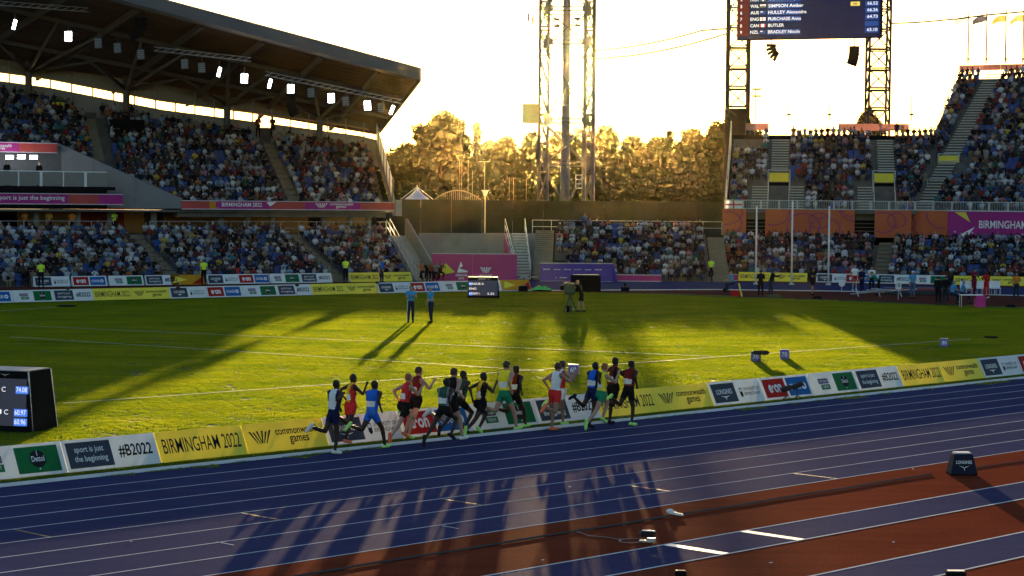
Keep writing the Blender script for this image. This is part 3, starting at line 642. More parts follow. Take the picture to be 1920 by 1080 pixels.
# ---------------------------------------------------------------- open stands on the right and in the middle
VOM = [(3.1, 4.8), (11.7, 13.4)]
sa = thing('temporary_stand', 'open scaffold stand with metal stairs, full of spectators below the big screen', 'grandstand', SA.pt(8, 12))
la = sa.location
def gapsA(i, v):
    if v < 13.9: return [(1.7, 6.1), (10.4, 13.5)]
    return [(3.2, 4.75), (12.1, 13.55)]
terrace(sa, SA, 15, 10.1, 0.75, 5.2, 0.45, lambda i, v: (-.1, 14.9+.27*(v-10.5)), gapsA, 'upper stand under big screen', fill=.95, skip=lambda u, v: u < 2.3 and v > 17.6)
for a, b, n, v0, z0 in ((1.75, 3.05, 10, 10.2, 5.2), (4.85, 6.05, 10, 10.2, 5.2), (10.4, 11.65, 10, 10.2, 5.2), (3.25, 4.7, 17, 14.2, 7.7), (12.15, 13.5, 17, 14.2, 7.7)):
    aisle_steps(sa, SA, a, b, v0, .75, z0, .45, n, 'metal_tread', TREAD)
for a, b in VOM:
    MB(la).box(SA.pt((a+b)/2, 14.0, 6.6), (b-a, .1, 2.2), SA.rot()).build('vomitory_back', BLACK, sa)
    MB(la).box(SA.pt((a+b)/2, 13.7, 8.15), (b-a-.1, .06, .75), SA.rot()).build('yellow_panel', Y_BOARD, sa)
    rail(sa, [SA.pt(a-.05, 13.65, 7.0), SA.pt(b+.05, 13.65, 7.0)], 1.75, 'gate_frame', mids=0, r=.035)
    rail(sa, [SA.pt(a, 10.4, 5.4), SA.pt(a, 13.6, 7.0)], 1.0, 'stair_rail'); rail(sa, [SA.pt(b, 10.4, 5.4), SA.pt(b, 13.6, 7.0)], 1.0, 'stair_rail')
def railing(root, F, u0, u1, v, z, h=.72, name='railing_panel', w=1.45):
    n = max(1, round((u1-u0)/w)); 
    for k in range(n):
        a, b = lerp(u0, u1, k/n)+.02, lerp(u0, u1, (k+1)/n)-.02; mb = MB(root.location)
        for zz in (.04, h): mb.bar(F.pt(a, v, z+zz), F.pt(b, v, z+zz), .045)
        for q in (a+.02, b-.02): mb.bar(F.pt(q, v, z), F.pt(q, v, z+h), .05)
        m = max(3, int((b-a)/.13))
        for j in range(1, m): q = lerp(a, b, j/m); mb.tube(F.pt(q, v, z+.04), F.pt(q, v, z+h), .012, n=3, cap=False)
        mb.build(name, pm('pale_railing', (.55, .56, .55), .5, .08, metal=.2), root)
railing(sa, SA, -.35, 14.3, 9.3, 5.5)
MB(la).hexa([SA.pt(-.4, 9.2, 5.2), SA.pt(15, 9.2, 5.2), SA.pt(15, 10.2, 5.2), SA.pt(-.4, 10.2, 5.2), SA.pt(-.4, 9.2, 5.48), SA.pt(15, 9.2, 5.48), SA.pt(15, 10.2, 5.48), SA.pt(-.4, 10.2, 5.48)]).build('walkway', CONC_D, sa)
# scaffold flank and rear of the stand
for v in (9.6, 13, 16.5, 20, 21.6):
    z = 5.2+.6*max(0, v-10.1)
    MB(la).tube(SA.pt(-.35, v, 0), SA.pt(-.35, v, z+1.0), .05, n=6).build('scaffold_post', GALV, sa)
MB(la).bar(SA.pt(-.35, 9.6, 6.2), SA.pt(-.35, 21.6, 13.1), .05).build('flank_rail', GALV, sa)
MB(la).prism([SA.pt(-.25, 9.8, 0), SA.pt(-.25, 21.6, 0), SA.pt(-.25, 21.6, 11.8), SA.pt(-.25, 9.8, 5.1)], SA.u*.04).build('flank_sheet', BLACK, sa)
MB(la).box(SA.pt(8.8, 21.7, 6.0), (18.4, .06, 11.8), SA.rot()).build('rear_sheet', BLACK, sa)
# red mesh fence behind the top row
FENCE = pm('red_mesh_cloth', (.50, .30, .26), .8, .35, .3, spec=.05, transl=.5)
for k in range(8):
    a = .9+k*2.0
    if k in (0, 4, 5, 6): MB(la).box(SA.pt(a+1.0, 21.75, 12.62), (1.98, .02, .6), SA.rot()).build('fence_cloth', FENCE, sa)
    for j in range(5): MB(la).tube(SA.pt(a+j*.4, 21.7, 11.7), SA.pt(a+j*.4, 21.7, 13.1), .014, n=4).build('fence_bar', STEEL, sa)
# angled stand, far right
sb = thing('temporary_stand', 'taller open stand turned inwards at the right edge, steep rows of spectators', 'grandstand', SB.pt(5, 10)); lb = sb.location
terrace(sb, SB, 26, .6, .75, 5.2, .48, lambda i, v: (-.55-.09*v if v > 9 else -.5, 14.5), lambda i, v: [(.25, 1.75)] if v > 8.0 or v < 4.5 else [(-.2, 3.1)], 'steep stand turned inwards', fill=.95)
aisle_steps(sb, SB, .25, 1.75, .6, .75, 5.2, .48, 52, 'metal_tread', TREAD)
MB(lb).box(SB.pt(1.0, 7.5, 9.7), (1.7, .06, .8), SB.rot()).build('yellow_panel', Y_BOARD, sb)
rail(sb, [SB.pt(.1, 7.4, 8.6), SB.pt(1.9, 7.4, 8.6)], 1.65, 'gate_frame', mids=0, r=.035)
rail(sb, [SB.pt(.2, 4.4, 7.4), SB.pt(3.0, 4.4, 7.4)], .7, 'landing_rail')
railing(sb, SB, -.7, 13, -.3, 5.5)
MB(lb).hexa([SB.pt(-.6, -.4, 5.2), SB.pt(13, -.4, 5.2), SB.pt(13, .7, 5.2), SB.pt(-.6, .7, 5.2), SB.pt(-.6, -.4, 5.48), SB.pt(13, -.4, 5.48), SB.pt(13, .7, 5.48), SB.pt(-.6, .7, 5.48)]).build('walkway', CONC_D, sb)
rail(sb, [SB.pt(-1.5, 10, 10.6), SB.pt(-2.6, 20.6, 17.6)], 1.0, 'flank_rail', mids=1)
MB(lb).prism([SB.pt(-1.0, .8, 0), SB.pt(-2.7, 20.8, 0), SB.pt(-2.7, 20.8, 17.2), SB.pt(-1.0, .8, 5.0)], SB.u*.04).build('flank_sheet', BLACK, sb)
MB(lb).box(SB.pt(5.8, 20.9, 8.6), (17.2, .06, 17.0), SB.rot()).build('rear_sheet', BLACK, sb)
for k in range(8):
    a = -2.6+k*1.9; MB(lb).box(SB.pt(a+.95, 20.95, 18.3), (1.88, .02, .5), SB.rot()).build('fence_cloth', FENCE, sb)
    for j in range(4): MB(lb).tube(SB.pt(a+j*.47, 20.9, 17.4), SB.pt(a+j*.47, 20.9, 18.8), .014, n=4).build('fence_bar', STEEL, sb)
# lower tier on the right, with the orange wall behind it
sl_ = thing('lower_stand', 'low concrete stand of spectators in front of the orange wall', 'grandstand', SC.pt(10, 4)); lc = sl_.location
terrace(sl_, SC, 10, .9, .8, 0.0, .3, lambda i, v: (-.2-.14*v, 25), lambda i, v: [(11.15, 12.35)], 'low stand before orange wall', fill=.93)
aisle_steps(sl_, SC, 11.2, 12.3, .9, .8, .05, .3, 20)
ow = thing('printed_wall', 'orange wall printed with purple loops behind the right lower stand', 'wall', SA.pt(6, 9.1)); lw = ow.location
def loops(root, F, u0, u1, v, z0, z1, seed):
    rg = random.Random(seed); mb = MB(root.location); ex, ey = F.u, UP; w = u1-u0; h = z1-z0
    org = F.pt(u0, v-.01, z0)
    for k in range(max(2, int(w/1.1))):
        cx = rg.uniform(0, w); cy_ = rg.uniform(-.2, h+.2); r = rg.uniform(.6, 1.5)
        for i in range(40):
            t0, t1 = 2*math.pi*i/40, 2*math.pi*(i+1)/40
            q = [(cx+rr*math.cos(t), cy_+rr*.8*math.sin(t)) for rr, t in ((r, t0), (r+.13, t0), (r+.13, t1), (r, t1))]
            if all(0 < x < w and 0 < y < h for x, y in q): put_poly(mb, org, ex, ey, q, off=.004)
    mb.build('printed_loops', pm('plum_print', (.30, .045, .10), .6), root)
for a, b, sd in ((-.5, 1.4, 1), (2.95, 10.1, 2), (11.7, 14.6, 3)):
    MB(lw).box(SA.pt((a+b)/2, 9.13, 4.4), (b-a, .06, 2.2), SA.rot()).build('orange_panel', ORG, ow); loops(ow, SA, a, b, 9.09, 3.3, 5.5, sd)
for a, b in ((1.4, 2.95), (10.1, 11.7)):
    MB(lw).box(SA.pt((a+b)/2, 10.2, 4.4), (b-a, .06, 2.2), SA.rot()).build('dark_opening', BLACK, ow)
    for k in range(6): MB(lw).box(SA.pt((a+b)/2, 9.3+k*.15, 3.5+k*.3), (b-a, .2, .05), SA.rot()).build('opening_step', CONC_D, ow)
MB(lw).box(SB.pt(1.3, -.45, 4.4), (4.6, .06, 2.2), SB.rot()).build('orange_panel', ORG, ow); loops(ow, SB, -1.0, 3.6, -.49, 3.3, 5.5, 4)
bx = lambda x: uv(SB, x, 410, -.45)
banner('printed_wall_banner', 'magenta wall banner with white place name beside the orange wall', SB, 3.6, 14, -.45, 3.3, 5.5, [(3.6, 14, MAG)],
       [('t', bx(1836), .85, 5.3, .62, 'BIRMINGHAM 2022'), ('p', bx(1790), [(0, 2.1), (.9, 2.1), (1.3, 1.3)], Y_BOARD), ('p', bx(1796), [(0, .2), (1.4, .95), (.75, .1)], WINK)])
# middle stand
sm = thing('lower_stand', 'low open stand of spectators between the ramp and the screen towers', 'grandstand', SM.pt(6, 5)); lm = sm.location
terrace(sm, SM, 12, .9, .8, 0.0, .31, lambda i, v: (-.1+.0*v if v > 5 else .75, 11.9), lambda i, v: [], 'low stand in the middle', fill=.93)
aisle_steps(sm, SM, 12.0, 13.3, .9, .8, .05, .3, 22); aisle_steps(sm, SM, -1.7, -.25, .9, .8, .05, .31, 24)
rail(sm, [SM.pt(-2.0, 11.3, 3.4), SM.pt(13.3, 11.3, 3.4)], 1.05, 'rear_rail')
mb = MB(lm)
for k in range(16):
    v = 1.0+k*.6; mb.box(SM.pt(-2.35-.05*k, v, .1+.215*k), (1.0, .6, .12), SM.rot())
mb.build('ramp_flight', TREAD, sm)
rail(sm, [SM.pt(-1.85, 1.0, .1), SM.pt(-2.6, 10.6, 3.5)], 1.05, 'ramp_rail', mids=1); rail(sm, [SM.pt(-2.9, 1.0, .1), SM.pt(-4.2, 10.6, 3.5)], 1.05, 'ramp_rail', mids=1)
MB(lm).prism([SM.pt(-2.95, .6, 0), SM.pt(-4.2, 10.6, 0), SM.pt(-4.2, 10.6, 3.4), SM.pt(-2.95, .6, .2)], SM.u*-.08).build('ramp_side', PINKV, sm)
# dark screen wall, concrete retaining wall, pink wall, violet backdrop
dw = thing('screen_wall', 'long dark boarded screen wall behind the stands under the trees', 'wall', (4, 203, 0))
for k in range(44):
    x = -60+k*3.0
    MB(dw.location).box((x+1.5, 203+.012*x, 3.02), (2.97, .2, 6.04+rnd.uniform(-.03, .03)), .012).build('screen_panel', pm('dark_screen', (.022, .026, .02), .9, .3, .5, spec=.05), dw)
rw_ = thing('retaining_wall', 'grey concrete retaining wall with joints behind the pink wall', 'wall', (-2.6, 168, 0))
for a, b in ((785, 822), (822.4, 905), (905.4, 1012)):
    p, q = P(a, 437, 169), P(b, 437, 169)
    MB(rw_.location).hexa([Vector((p.x, 169, 0)), Vector((q.x, 169, 0)), Vector((q.x, 169.4, 0)), Vector((p.x, 169.4, 0)), Vector((p.x, 169, p.z)), Vector((q.x, 169, p.z)), Vector((q.x, 169.4, p.z)), Vector((p.x, 169.4, p.z))]).build('concrete_panel', CONC, rw_)
CF_ = Frame(G(810, 527), 87)
banner('printed_wall_banner', 'pink wall with white emblems and a yellow wedge below the concrete', CF_, 0, 6.3, 0, 0.02, 2.05, [(0, 3.0, PINKV), (3.02, 6.3, PINKV)],
       [('p', .45, [(0, .55), (.55, 1.3), (1.25, .65), (.2, .45)], Y_BOARD), ('t', 1.75, .35, .85, .17, 'BIRMINGHAM'), ('t', 1.95, .13, .42, .15, '2022'),
        ('p', 1.85, [(0, .62), (.28, 1.45), (.42, 1.1), (.14, .95), (.75, .75), (.8, .66)], WINK), ('f', 3.6, .62, .75, .42), ('t', 3.5, .40, .95, .12, 'commonwealth'), ('t', 3.8, .24, .4, .12, 'games')])
VB = Frame(G(1012, 527), 86)
vb = banner('backdrop_board', 'violet sponsor backdrop standing at the end of the track', VB, 0, 5.5, 0, .02, 1.35, [(0, 5.5, VIOLET)],
       [('t', .25+i*.78, .82, .5, .09, s) for i, s in enumerate(('BIRMINGHAM', 'commonwealth', 'BIRMINGHAM', 'games 2022', 'commonwealth', 'BIRMINGHAM'))])
MB(vb.location).prism([VB.pt(5.5, 0, 0), VB.pt(5.5, 0, 1.35), VB.pt(5.75, -.9, 0)], VB.u*.05).build('side_wing', VIOLET, vb)
# boards at the foot of the right stands
sx = lambda x: uv(SC, x, 527, -.3)
for t, x, w in (('A', 1384, 'at the flagpoles'), ('B', 1452, 'at the flagpoles'), ('C', 1530, 'right of the flagpoles'), ('D', 1584, 'right of the flagpoles'), ('F', 1645, 'behind the vaulters'), ('E', 1712, 'behind the vaulters'), ('A', 1788, 'near the right edge'), ('B', 1856, 'near the right edge')):
    place_board(t, SC.pt(sx(x), -.3), SC.u, BOARD_LOOK[t]+' '+w, 'boards at the foot of the right stand')
for k, (xa, xb) in enumerate(((1150, 1240), (1349, 1383))):
    F = SM if k == 0 else SC; a, b = uv(F, xa, 525, -.2), uv(F, xb, 525, -.2)
    banner('kerb_banner', ('low pink board at the foot of the middle stand', 'short pink board left of the flagpoles')[k], F, a, b, -.2, .05, .5, [(a, b, PINKV)], [])
# ================================================================ PEOPLE
def _cap(p, q, r0, r1, n=10):
    """tapered capsule as a closed low mesh"""
    p = Vector(p); q = Vector(q); d = q-p; L = d.length
    d = d.normalized() if L > 1e-6 else Vector((0, 0, 1))
    ref = Vector((0, 1, 0)) if abs(d.y) < 0.9 else Vector((1, 0, 0)); x = d.cross(ref).normalized(); y = d.cross(x); vs = []; rings = []
    for c, r, angs in ((p, r0, (-75, -45, -15)), (q, r1, (15, 45, 75))):
        for a in angs:
            rr = r*math.cos(R(a)); cc = c+d*(r*math.sin(R(a))); rings.append([cc+x*(rr*math.cos(2*math.pi*i/n))+y*(rr*math.sin(2*math.pi*i/n)) for i in range(n)])
    for rg_ in rings: vs += rg_
    fs = [(j*n+i, j*n+(i+1) % n, (j+1)*n+(i+1) % n, (j+1)*n+i) for j in range(len(rings)-1) for i in range(n)]
    fs += [tuple(range(n-1, -1, -1)), tuple(range((len(rings)-1)*n, len(rings)*n))]
    return vs, fs
def _loft(secs, n=14):
    """secs: (centre, half-width vector, half-depth vector) from bottom to top"""
    vs = []
    for c, a, b in secs:
        for i in range(n):
            t = 2*math.pi*i/n; vs.append(c+a*math.cos(t)+b*math.sin(t))
    m = len(secs)
    fs = [(j*n+i, j*n+(i+1) % n, (j+1)*n+(i+1) % n, (j+1)*n+i) for j in range(m-1) for i in range(n)]
    return vs, fs + [tuple(range(n-1, -1, -1)), tuple(range((m-1)*n, m*n))]
LAB = ['torso', 'pelvis', 'thigh', 'shank', 'foot', 'upper_arm', 'forearm', 'hand', 'neck', 'head']
def skeleton(ps):
    """joint positions from pose angles in degrees; x is forward, y is left"""
    J = {}; lean = R(ps.get('lean', 5)); s = Vector((math.sin(lean), 0, math.cos(lean))); fwd = Vector((math.cos(lean), 0, -math.sin(lean)))
    tw = R(ps.get('twist', 0)); lat = Vector((-math.sin(tw), math.cos(tw), 0)); latp = Vector((math.sin(tw*.6), math.cos(tw*.6), 0))
    J['s'] = s; J['fwd'] = fwd; J['lat'] = lat; J['latp'] = latp
    J['pel'] = Vector((0, 0, 0)); J['neck'] = s*0.52; hd = R(ps.get('head', 0)); hs = R(ps.get('nod', 0))
    J['hup'] = Vector((math.sin(lean*.4+hs), 0, math.cos(lean*.4+hs))); J['hfw'] = Vector((math.cos(hd), math.sin(hd), -math.sin(lean*.4+hs))).normalized()
    J['head'] = J['neck']+J['hup']*0.142+J['hfw']*0.02
    for k, sg in (('L', 1), ('R', -1)):
        th, kn, pf = ps['leg'+k]; spread = ps.get('spread', 3); sp = math.sin(R(spread))*sg
        hip = latp*(0.088*sg) - s*0.03; a = R(th); d1 = Vector((math.sin(a), sp, -math.cos(a))).normalized(); knee = hip+d1*0.43
        b = R(th-kn); d2 = Vector((math.sin(b), sp*.2, -math.cos(b))).normalized(); ank = knee+d2*0.42
        c = b-R(pf); fd = Vector((math.cos(c), sp*.6, math.sin(c))).normalized(); fu = Vector((-math.sin(c), 0, math.cos(c)))
        J['hip'+k] = hip; J['knee'+k] = knee; J['ank'+k] = ank; J['heel'+k] = ank-fd*0.055-fu*0.035; J['ball'+k] = ank+fd*0.12-fu*0.055; J['toe'+k] = ank+fd*0.18-fu*0.058
        ua, el, ab = ps['arm'+k]; inn = ps.get('in'+k, 12)
        sh = J['neck']-s*0.045+lat*(0.188*sg); a = R(ua); d1 = Vector((math.sin(a)*math.cos(R(ab)), math.sin(R(ab))*sg, -math.cos(a)*math.cos(R(ab)))).normalized(); elb = sh+d1*0.285
        b = R(ua+el); d2 = Vector((math.sin(b), -math.sin(R(inn))*sg, -math.cos(b))).normalized(); wr = elb+d2*0.25
        J['sh'+k] = sh; J['elb'+k] = elb; J['wr'+k] = wr; J['hd'+k] = d2
    return J
def body_prims(J, bulk=1.0, hand_open=False):
    s, lat, latp, fwd = J['s'], J['lat'], J['latp'], J['fwd']; b = bulk
    pr = []
    pel = J['pel']
    secs = [(pel-s*.10, latp*.10*b, fwd*.085*b), (pel-s*.04, latp*.150*b, fwd*.108*b), (pel+s*.05, latp*.150*b, fwd*.108*b), (pel+s*.15, lat*.128*b, fwd*.092*b), (pel+s*.27, lat*.145*b, fwd*.108*b),
            (pel+s*.38, lat*.165*b, fwd*.112*b), (pel+s*.46, lat*.165*b, fwd*.092*b), (pel+s*.515, lat*.08*b, fwd*.065*b)]
    pr.append(('mesh', _loft(secs)))
    for g in (1, -1): pr.append(('seg', 'torso', J['neck']-s*.02+lat*(.03*g), J['sh'+('L' if g > 0 else 'R')]-lat*(.02*g), .056*b, .056*b, True))
    pr.append(('seg', 'pelvis', pel-s*.06, pel+s*.06, .13*b, .13*b, False)); pr.append(('seg', 'torso', pel+s*.13, pel+s*.44, .125*b, .14*b, False))
    pr.append(('seg', 'neck', J['neck']-s*.05, J['head']-J['hup']*.05, .064, .055, True))
    h = J['head']; hu = J['hup']; hf = J['hfw']; hl = hu.cross(hf).normalized()
    hsec = [(h-hu*.115+hf*.035, hl*.028, hf*.030), (h-hu*.09+hf*.022, hl*.052, hf*.066), (h-hu*.04+hf*.008, hl*.069, hf*.088), (h+hu*.02, hl*.077, hf*.098), (h+hu*.07-hf*.006, hl*.070, hf*.088), (h+hu*.105-hf*.008, hl*.045, hf*.058), (h+hu*.12-hf*.008, hl*.014, hf*.018)]
    pr.append(('mesh', _loft(hsec, 12))); pr.append(('seg', 'head', h-hu*.05, h+hu*.05, .075, .075, False))
    pr.append(('seg', 'head', h+hf*.088-hu*.005, h+hf*.112-hu*.035, .009, .015, True))          # nose
    for g in (1, -1): pr.append(('seg', 'head', h+hl*(.074*g)+hu*.012, h+hl*(.080*g)-hu*.03, .014, .010, True))   # ears
    for k, sg in (('L', 1), ('R', -1)):
        pr.append(('seg', 'thigh', J['hip'+k], J['knee'+k], .088*b, .056*b, True))
        mid = J['knee'+k].lerp(J['ank'+k], .32); back = (J['ank'+k]-J['knee'+k]).cross(Vector((0, 1, 0))).normalized()*.012
        pr.append(('seg', 'shank', J['knee'+k], mid+back, .052*b, .054*b, True)); pr.append(('seg', 'shank', mid+back, J['ank'+k], .053*b, .035, True))
        pr.append(('seg', 'foot', J['heel'+k], J['ball'+k], .036, .037, True)); pr.append(('seg', 'foot', J['ball'+k], J['toe'+k], .037, .027, True)); pr.append(('seg', 'foot', J['ank'+k], (J['heel'+k]+J['ball'+k])/2, .036, .034, True))
        pr.append(('seg', 'upper_arm', J['sh'+k], J['elb'+k], .052*b, .039*b, True)); pr.append(('seg', 'forearm', J['elb'+k], J['wr'+k], .039*b, .026, True))
        d = J['hd'+k]; w = J['wr'+k]; side = d.cross(Vector((0, 1, 0))); side = side.normalized() if side.length > .1 else Vector((1, 0, 0)); lt = d.cross(side).normalized()
        pr.append(('seg', 'hand', w+d*.02, w+d*.085, .028, .034, True))
        for q in range(4):
            o = side*(.024-.016*q); f0 = w+d*.09+o; f1 = f0+d*(.034-.004*abs(q-1)); f2 = f1-lt*sg*.026+d*(.030 if hand_open else -.006)
            pr.append(('seg', 'hand', f0, f1, .0095, .009, True)); pr.append(('seg', 'hand', f1, f2, .009, .008, True))
        t0 = w+d*.035+side*.026; pr.append(('seg', 'hand', t0, t0+side*.026+d*.035, .012, .010, True))
    return pr
TMP = bpy.data.scenes.new('workbench')
def tmp_dg():
    vl = TMP.view_layers[0]; vl.update(); return vl.depsgraph
def grow(pr, voxel, faces=None, smooth=3):
    """one continuous skin over the primitives: vertices, faces, label of each vertex"""
    vs = []; fs = []; segs = []
    for p in pr:
        if p[0] == 'mesh': v, f = p[1]
        else:
            segs.append(p)
            if not p[6]: continue
            v, f = _cap(p[2], p[3], p[4], p[5])
        k = len(vs); vs += [tuple(x) for x in v]; fs += [tuple(i+k for i in q) for q in f]
    me = bpy.data.meshes.new('tmp'); me.from_pydata(vs, [], fs)
    o = bpy.data.objects.new('tmp', me); TMP.collection.objects.link(o)
    m = o.modifiers.new('r', 'REMESH'); m.mode = 'VOXEL'; m.voxel_size = voxel; m.adaptivity = 0
    if smooth:
        m = o.modifiers.new('s', 'SMOOTH'); m.factor = .5; m.iterations = smooth
    if faces:
        m = o.modifiers.new('d', 'DECIMATE'); m.ratio = 0.5
        dg = tmp_dg(); n = len(o.evaluated_get(dg).data.polygons); m.ratio = min(1, 0.5*faces/max(n, 1))
    dg = tmp_dg(); ev = o.evaluated_get(dg); em = ev.data
    V = np.empty(len(em.vertices)*3); em.vertices.foreach_get('co', V); V = V.reshape(-1, 3)
    F = [tuple(p.vertices) for p in em.polygons]
    bpy.data.objects.remove(o, do_unlink=True); bpy.data.meshes.remove(me)
    best = np.full(len(V), 1e9); lab = np.zeros(len(V), int); tt = np.zeros(len(V))
    for p in segs:
        a = np.array(p[2]); d = np.array(p[3])-a; t = np.clip(((V-a)@d)/max(d@d, 1e-9), 0, 1); r = p[4]+(p[5]-p[4])*t
        dist = np.linalg.norm(V-(a+t[:, None]*d), axis=1)-r; w = dist < best; best[w] = dist[w]; lab[w] = LAB.index(p[1]); tt[w] = t[w]
    return V, F, lab, tt
def cloth(name, rgb, rough=.85): return pm('cloth_'+name, rgb, rough, .12, 6.0, spec=.1)
def skin_mat(k): return pm('skin_%d' % k, [(.036, .019, .012), (.085, .045, .028), (.30, .17, .115), (.42, .25, .18)][k], .55, .12, 8.0, spec=.3)
HAIR = {'black': (.008, .007, .006), 'brown': (.045, .025, .014), 'ginger': (.26, .09, .025), 'fair': (.24, .15, .06), 'grey': (.25, .24, .23)}
def shell(name, V, F, N, mask, off, mat, parent):
    idx = -np.ones(len(V), int); keep = [f for f in F if all(mask[i] for i in f)]
    if not keep: return None
    used = np.unique(np.array([i for f in keep for i in f])); idx[used] = np.arange(len(used))
    W = V[used]+N[used]*off
    me = bpy.data.meshes.new(name); me.from_pydata([tuple(p) for p in W], [], [tuple(int(idx[i]) for i in f) for f in keep]); me.materials.append(mat)
    me.polygons.foreach_set('use_smooth', [True]*len(me.polygons)); o = bpy.data.objects.new(name, me); COL.objects.link(o); o.parent = parent; return o
def make_person(label, pose, look, pos, heading, height=1.75, voxel=.017, lift=0.0, group=None, bulk=1.0, smooth=3):
    J = skeleton(pose); V, F, lab, tt = grow(body_prims(J, bulk), voxel, smooth=smooth)
    sc_ = height/1.75
    zmin = V[:, 2].min(); V[:, 2] -= zmin; V *= sc_
    off = Vector((0, 0, -zmin))
    me = bpy.data.meshes.new('person'); me.from_pydata([tuple(p) for p in V], [], F); me.polygons.foreach_set('use_smooth', [True]*len(me.polygons))
    me.materials.append(skin_mat(look.get('skin', 3))); me.update()
    N = np.empty(len(V)*3); me.vertices.foreach_get('normal', N); N = N.reshape(-1, 3)
    o = bpy.data.objects.new('person', me); COL.objects.link(o); o.location = Vector(pos)+UP*lift; o.rotation_euler = (0, 0, heading)
    tag(o, label, 'person', group)
    L = {n: lab == i for i, n in enumerate(LAB)}
    def loc(j): return (np.array(J[j])+np.array(off))*sc_
    s = np.array(J['s']); up = (V-loc('pel'))@s/sc_                  # height along the spine
    fw = (V-loc('pel'))@np.array(J['fwd'])
    slv = look.get('sleeve', 0)
    if look.get('top'):
        latd = np.abs((V-loc('pel'))@np.array(J['lat']))/sc_
        m = (L['torso'] | (L['pelvis'] & (up > .05))) & ~(L['neck'] & (up > .53))
        if slv == 0: m &= ~((up > .40) & (latd > .155)); m |= L['neck'] & (up < .49) & (latd < .12)
        else: m |= (L['neck'] & (up < .53)) | (L['upper_arm'] & (tt < (.62 if slv == 1 else 2)))
        if slv == 2: m |= L['forearm'] & (tt < .92)
        shell('vest' if slv == 0 else 'shirt', V, F, N, m, .009, look['top'], o)
        if look.get('panel'):
            shell('vest_panel', V, F, N, m & ((latd > .085) if look.get('panel_side', True) else (up > .3)), .012, look['panel'], o)
        if look.get('bib', True) and slv == 0:
            yy_ = (V-loc('pel'))@np.array(J['lat'])/sc_
            for sg in (-1, 1):
                shell('race_bib', V, F, N, (L['torso'] | L['pelvis']) & (np.abs(yy_) < .115) & (up > .13) & (up < .29) & (fw*sg > 0.03), .017, pm('bib_paper', (.78, .78, .78), .7, .05), o)
    if look.get('bottom'):
        t = look.get('bottom_len', .5)
        m = (L['pelvis'] & (up < .09)) | (L['thigh'] & (tt < t)) | (L['torso'] & (up < .09))
        if t > .95: m |= L['thigh'] | (L['shank'] & (tt < 2)) ; 
        shell('shorts' if t < .95 else 'trousers', V, F, N, m, .013 if t < .95 else .016, look['bottom'], o)
    for k in 'LR':
        hl = loc('heel'+k); to = loc('toe'+k); dd = np.minimum(np.linalg.norm(V-hl, axis=1), np.minimum(np.linalg.norm(V-to, axis=1), np.linalg.norm(V-(hl+to)/2, axis=1)))
        shell('shoe', V, F, N, L['foot'] & (dd < .15*sc_), .011, look.get('shoe', cloth('white', (.7, .7, .7))), o)
    if look.get('hair'):
        hp = V-loc('head'); hz = hp@np.array(J['hup'])/sc_; hx = hp@np.array(J['hfw'])/sc_
        shell('hair', V, F, N, L['head'] & ((hz > .062) | ((hx < -.0) & (hz > -.04)) | ((hx < .05) & (hz > .03))), .012 if look['hair'] != 'black' else .008, pm('hair_'+look['hair'], HAIR[look['hair']], .7, .2, 20.0), o)
    if look.get('cap'):
        hp = V-loc('head'); hz = hp@np.array(J['hup'])/sc_
        shell('cap', V, F, N, L['head'] & (hz > .035), .018, look['cap'], o)
    return o
# ---------------------------------------------------------------- the crowd
SIT = [dict(lean=4, legL=(82, 85, 0), legR=(80, 84, 0), armL=(25, 55, 8), armR=(28, 52, 8)),
       dict(lean=14, legL=(80, 88, 0), legR=(84, 82, 0), armL=(40, 70, 5), armR=(42, 68, 5), nod=8),
       dict(lean=2, legL=(82, 85, 0), legR=(80, 84, 0), armL=(35, 110, 15), armR=(30, 115, 12), head=20),
       dict(lean=0, legL=(82, 80, 0), legR=(84, 86, 0), armL=(20, 85, 10), armR=(22, 88, 10), inL=50, inR=50, head=-18),
       dict(lean=-4, legL=(84, 85, 0), legR=(80, 88, 0), armL=(110, 70, 25), armR=(25, 50, 8), head=10)]
STANDP = [dict(lean=1, legL=(3, 3, 0), legR=(-2, 2, 0), armL=(5, 12, 9), armR=(-3, 15, 9)),
          dict(lean=2, legL=(-4, 3, 0), legR=(5, 5, 0), armL=(25, 95, 8), armR=(20, 100, 8), inL=35, inR=35),
          dict(lean=3, legL=(6, 5, 0), legR=(-4, 4, 0), armL=(10, 60, 10), armR=(0, 18, 10), head=25)]
TEMPL = []
for ps in SIT + [STANDP[0], STANDP[1]]:
    J = skeleton(ps); V, F, lab, tt = grow(body_prims(J, 1.08), .034, faces=420, smooth=1)
    if len(TEMPL) < len(SIT): V[:, 2] += 0.46
    else: V[:, 2] -= V[:, 2].min()
    hd = np.array(J['head']) + np.array([0, 0, .46 if len(TEMPL) < len(SIT) else .9])
    hp = V-hd
    hair = (lab == 9) & ((hp@np.array(J['hup']) > .04) | ((hp@np.array(J['hfw']) < .0) & (hp@np.array(J['hup']) > -.06)))
    T = []
    for f in F:
        for i in range(1, len(f)-1): T.append((f[0], f[i], f[i+1]))
    TEMPL.append((V.astype(np.float32), np.array(T, np.int32), lab, tt, hair))
print('crowd template faces', [len(t[1]) for t in TEMPL])
TOPS = [('white', (.50, .52, .56), 16), ('pale grey', (.30, .31, .34), 12), ('black', (.011, .011, .013), 20), ('navy', (.018, .026, .06), 17), ('blue', (.05, .10, .24), 7), ('light blue', (.22, .33, .46), 6), ('red', (.24, .035, .03), 6),
        ('maroon', (.09, .022, .026), 5), ('pink', (.38, .19, .22), 4), ('yellow', (.48, .35, .07), 1.6), ('green', (.04, .11, .06), 2), ('beige', (.28, .22, .16), 8), ('orange', (.38, .14, .05), 1.6), ('dark grey', (.05, .052, .056), 13), ('teal', (.03, .15, .17), 1.2), ('brown', (.075, .05, .033), 9)]
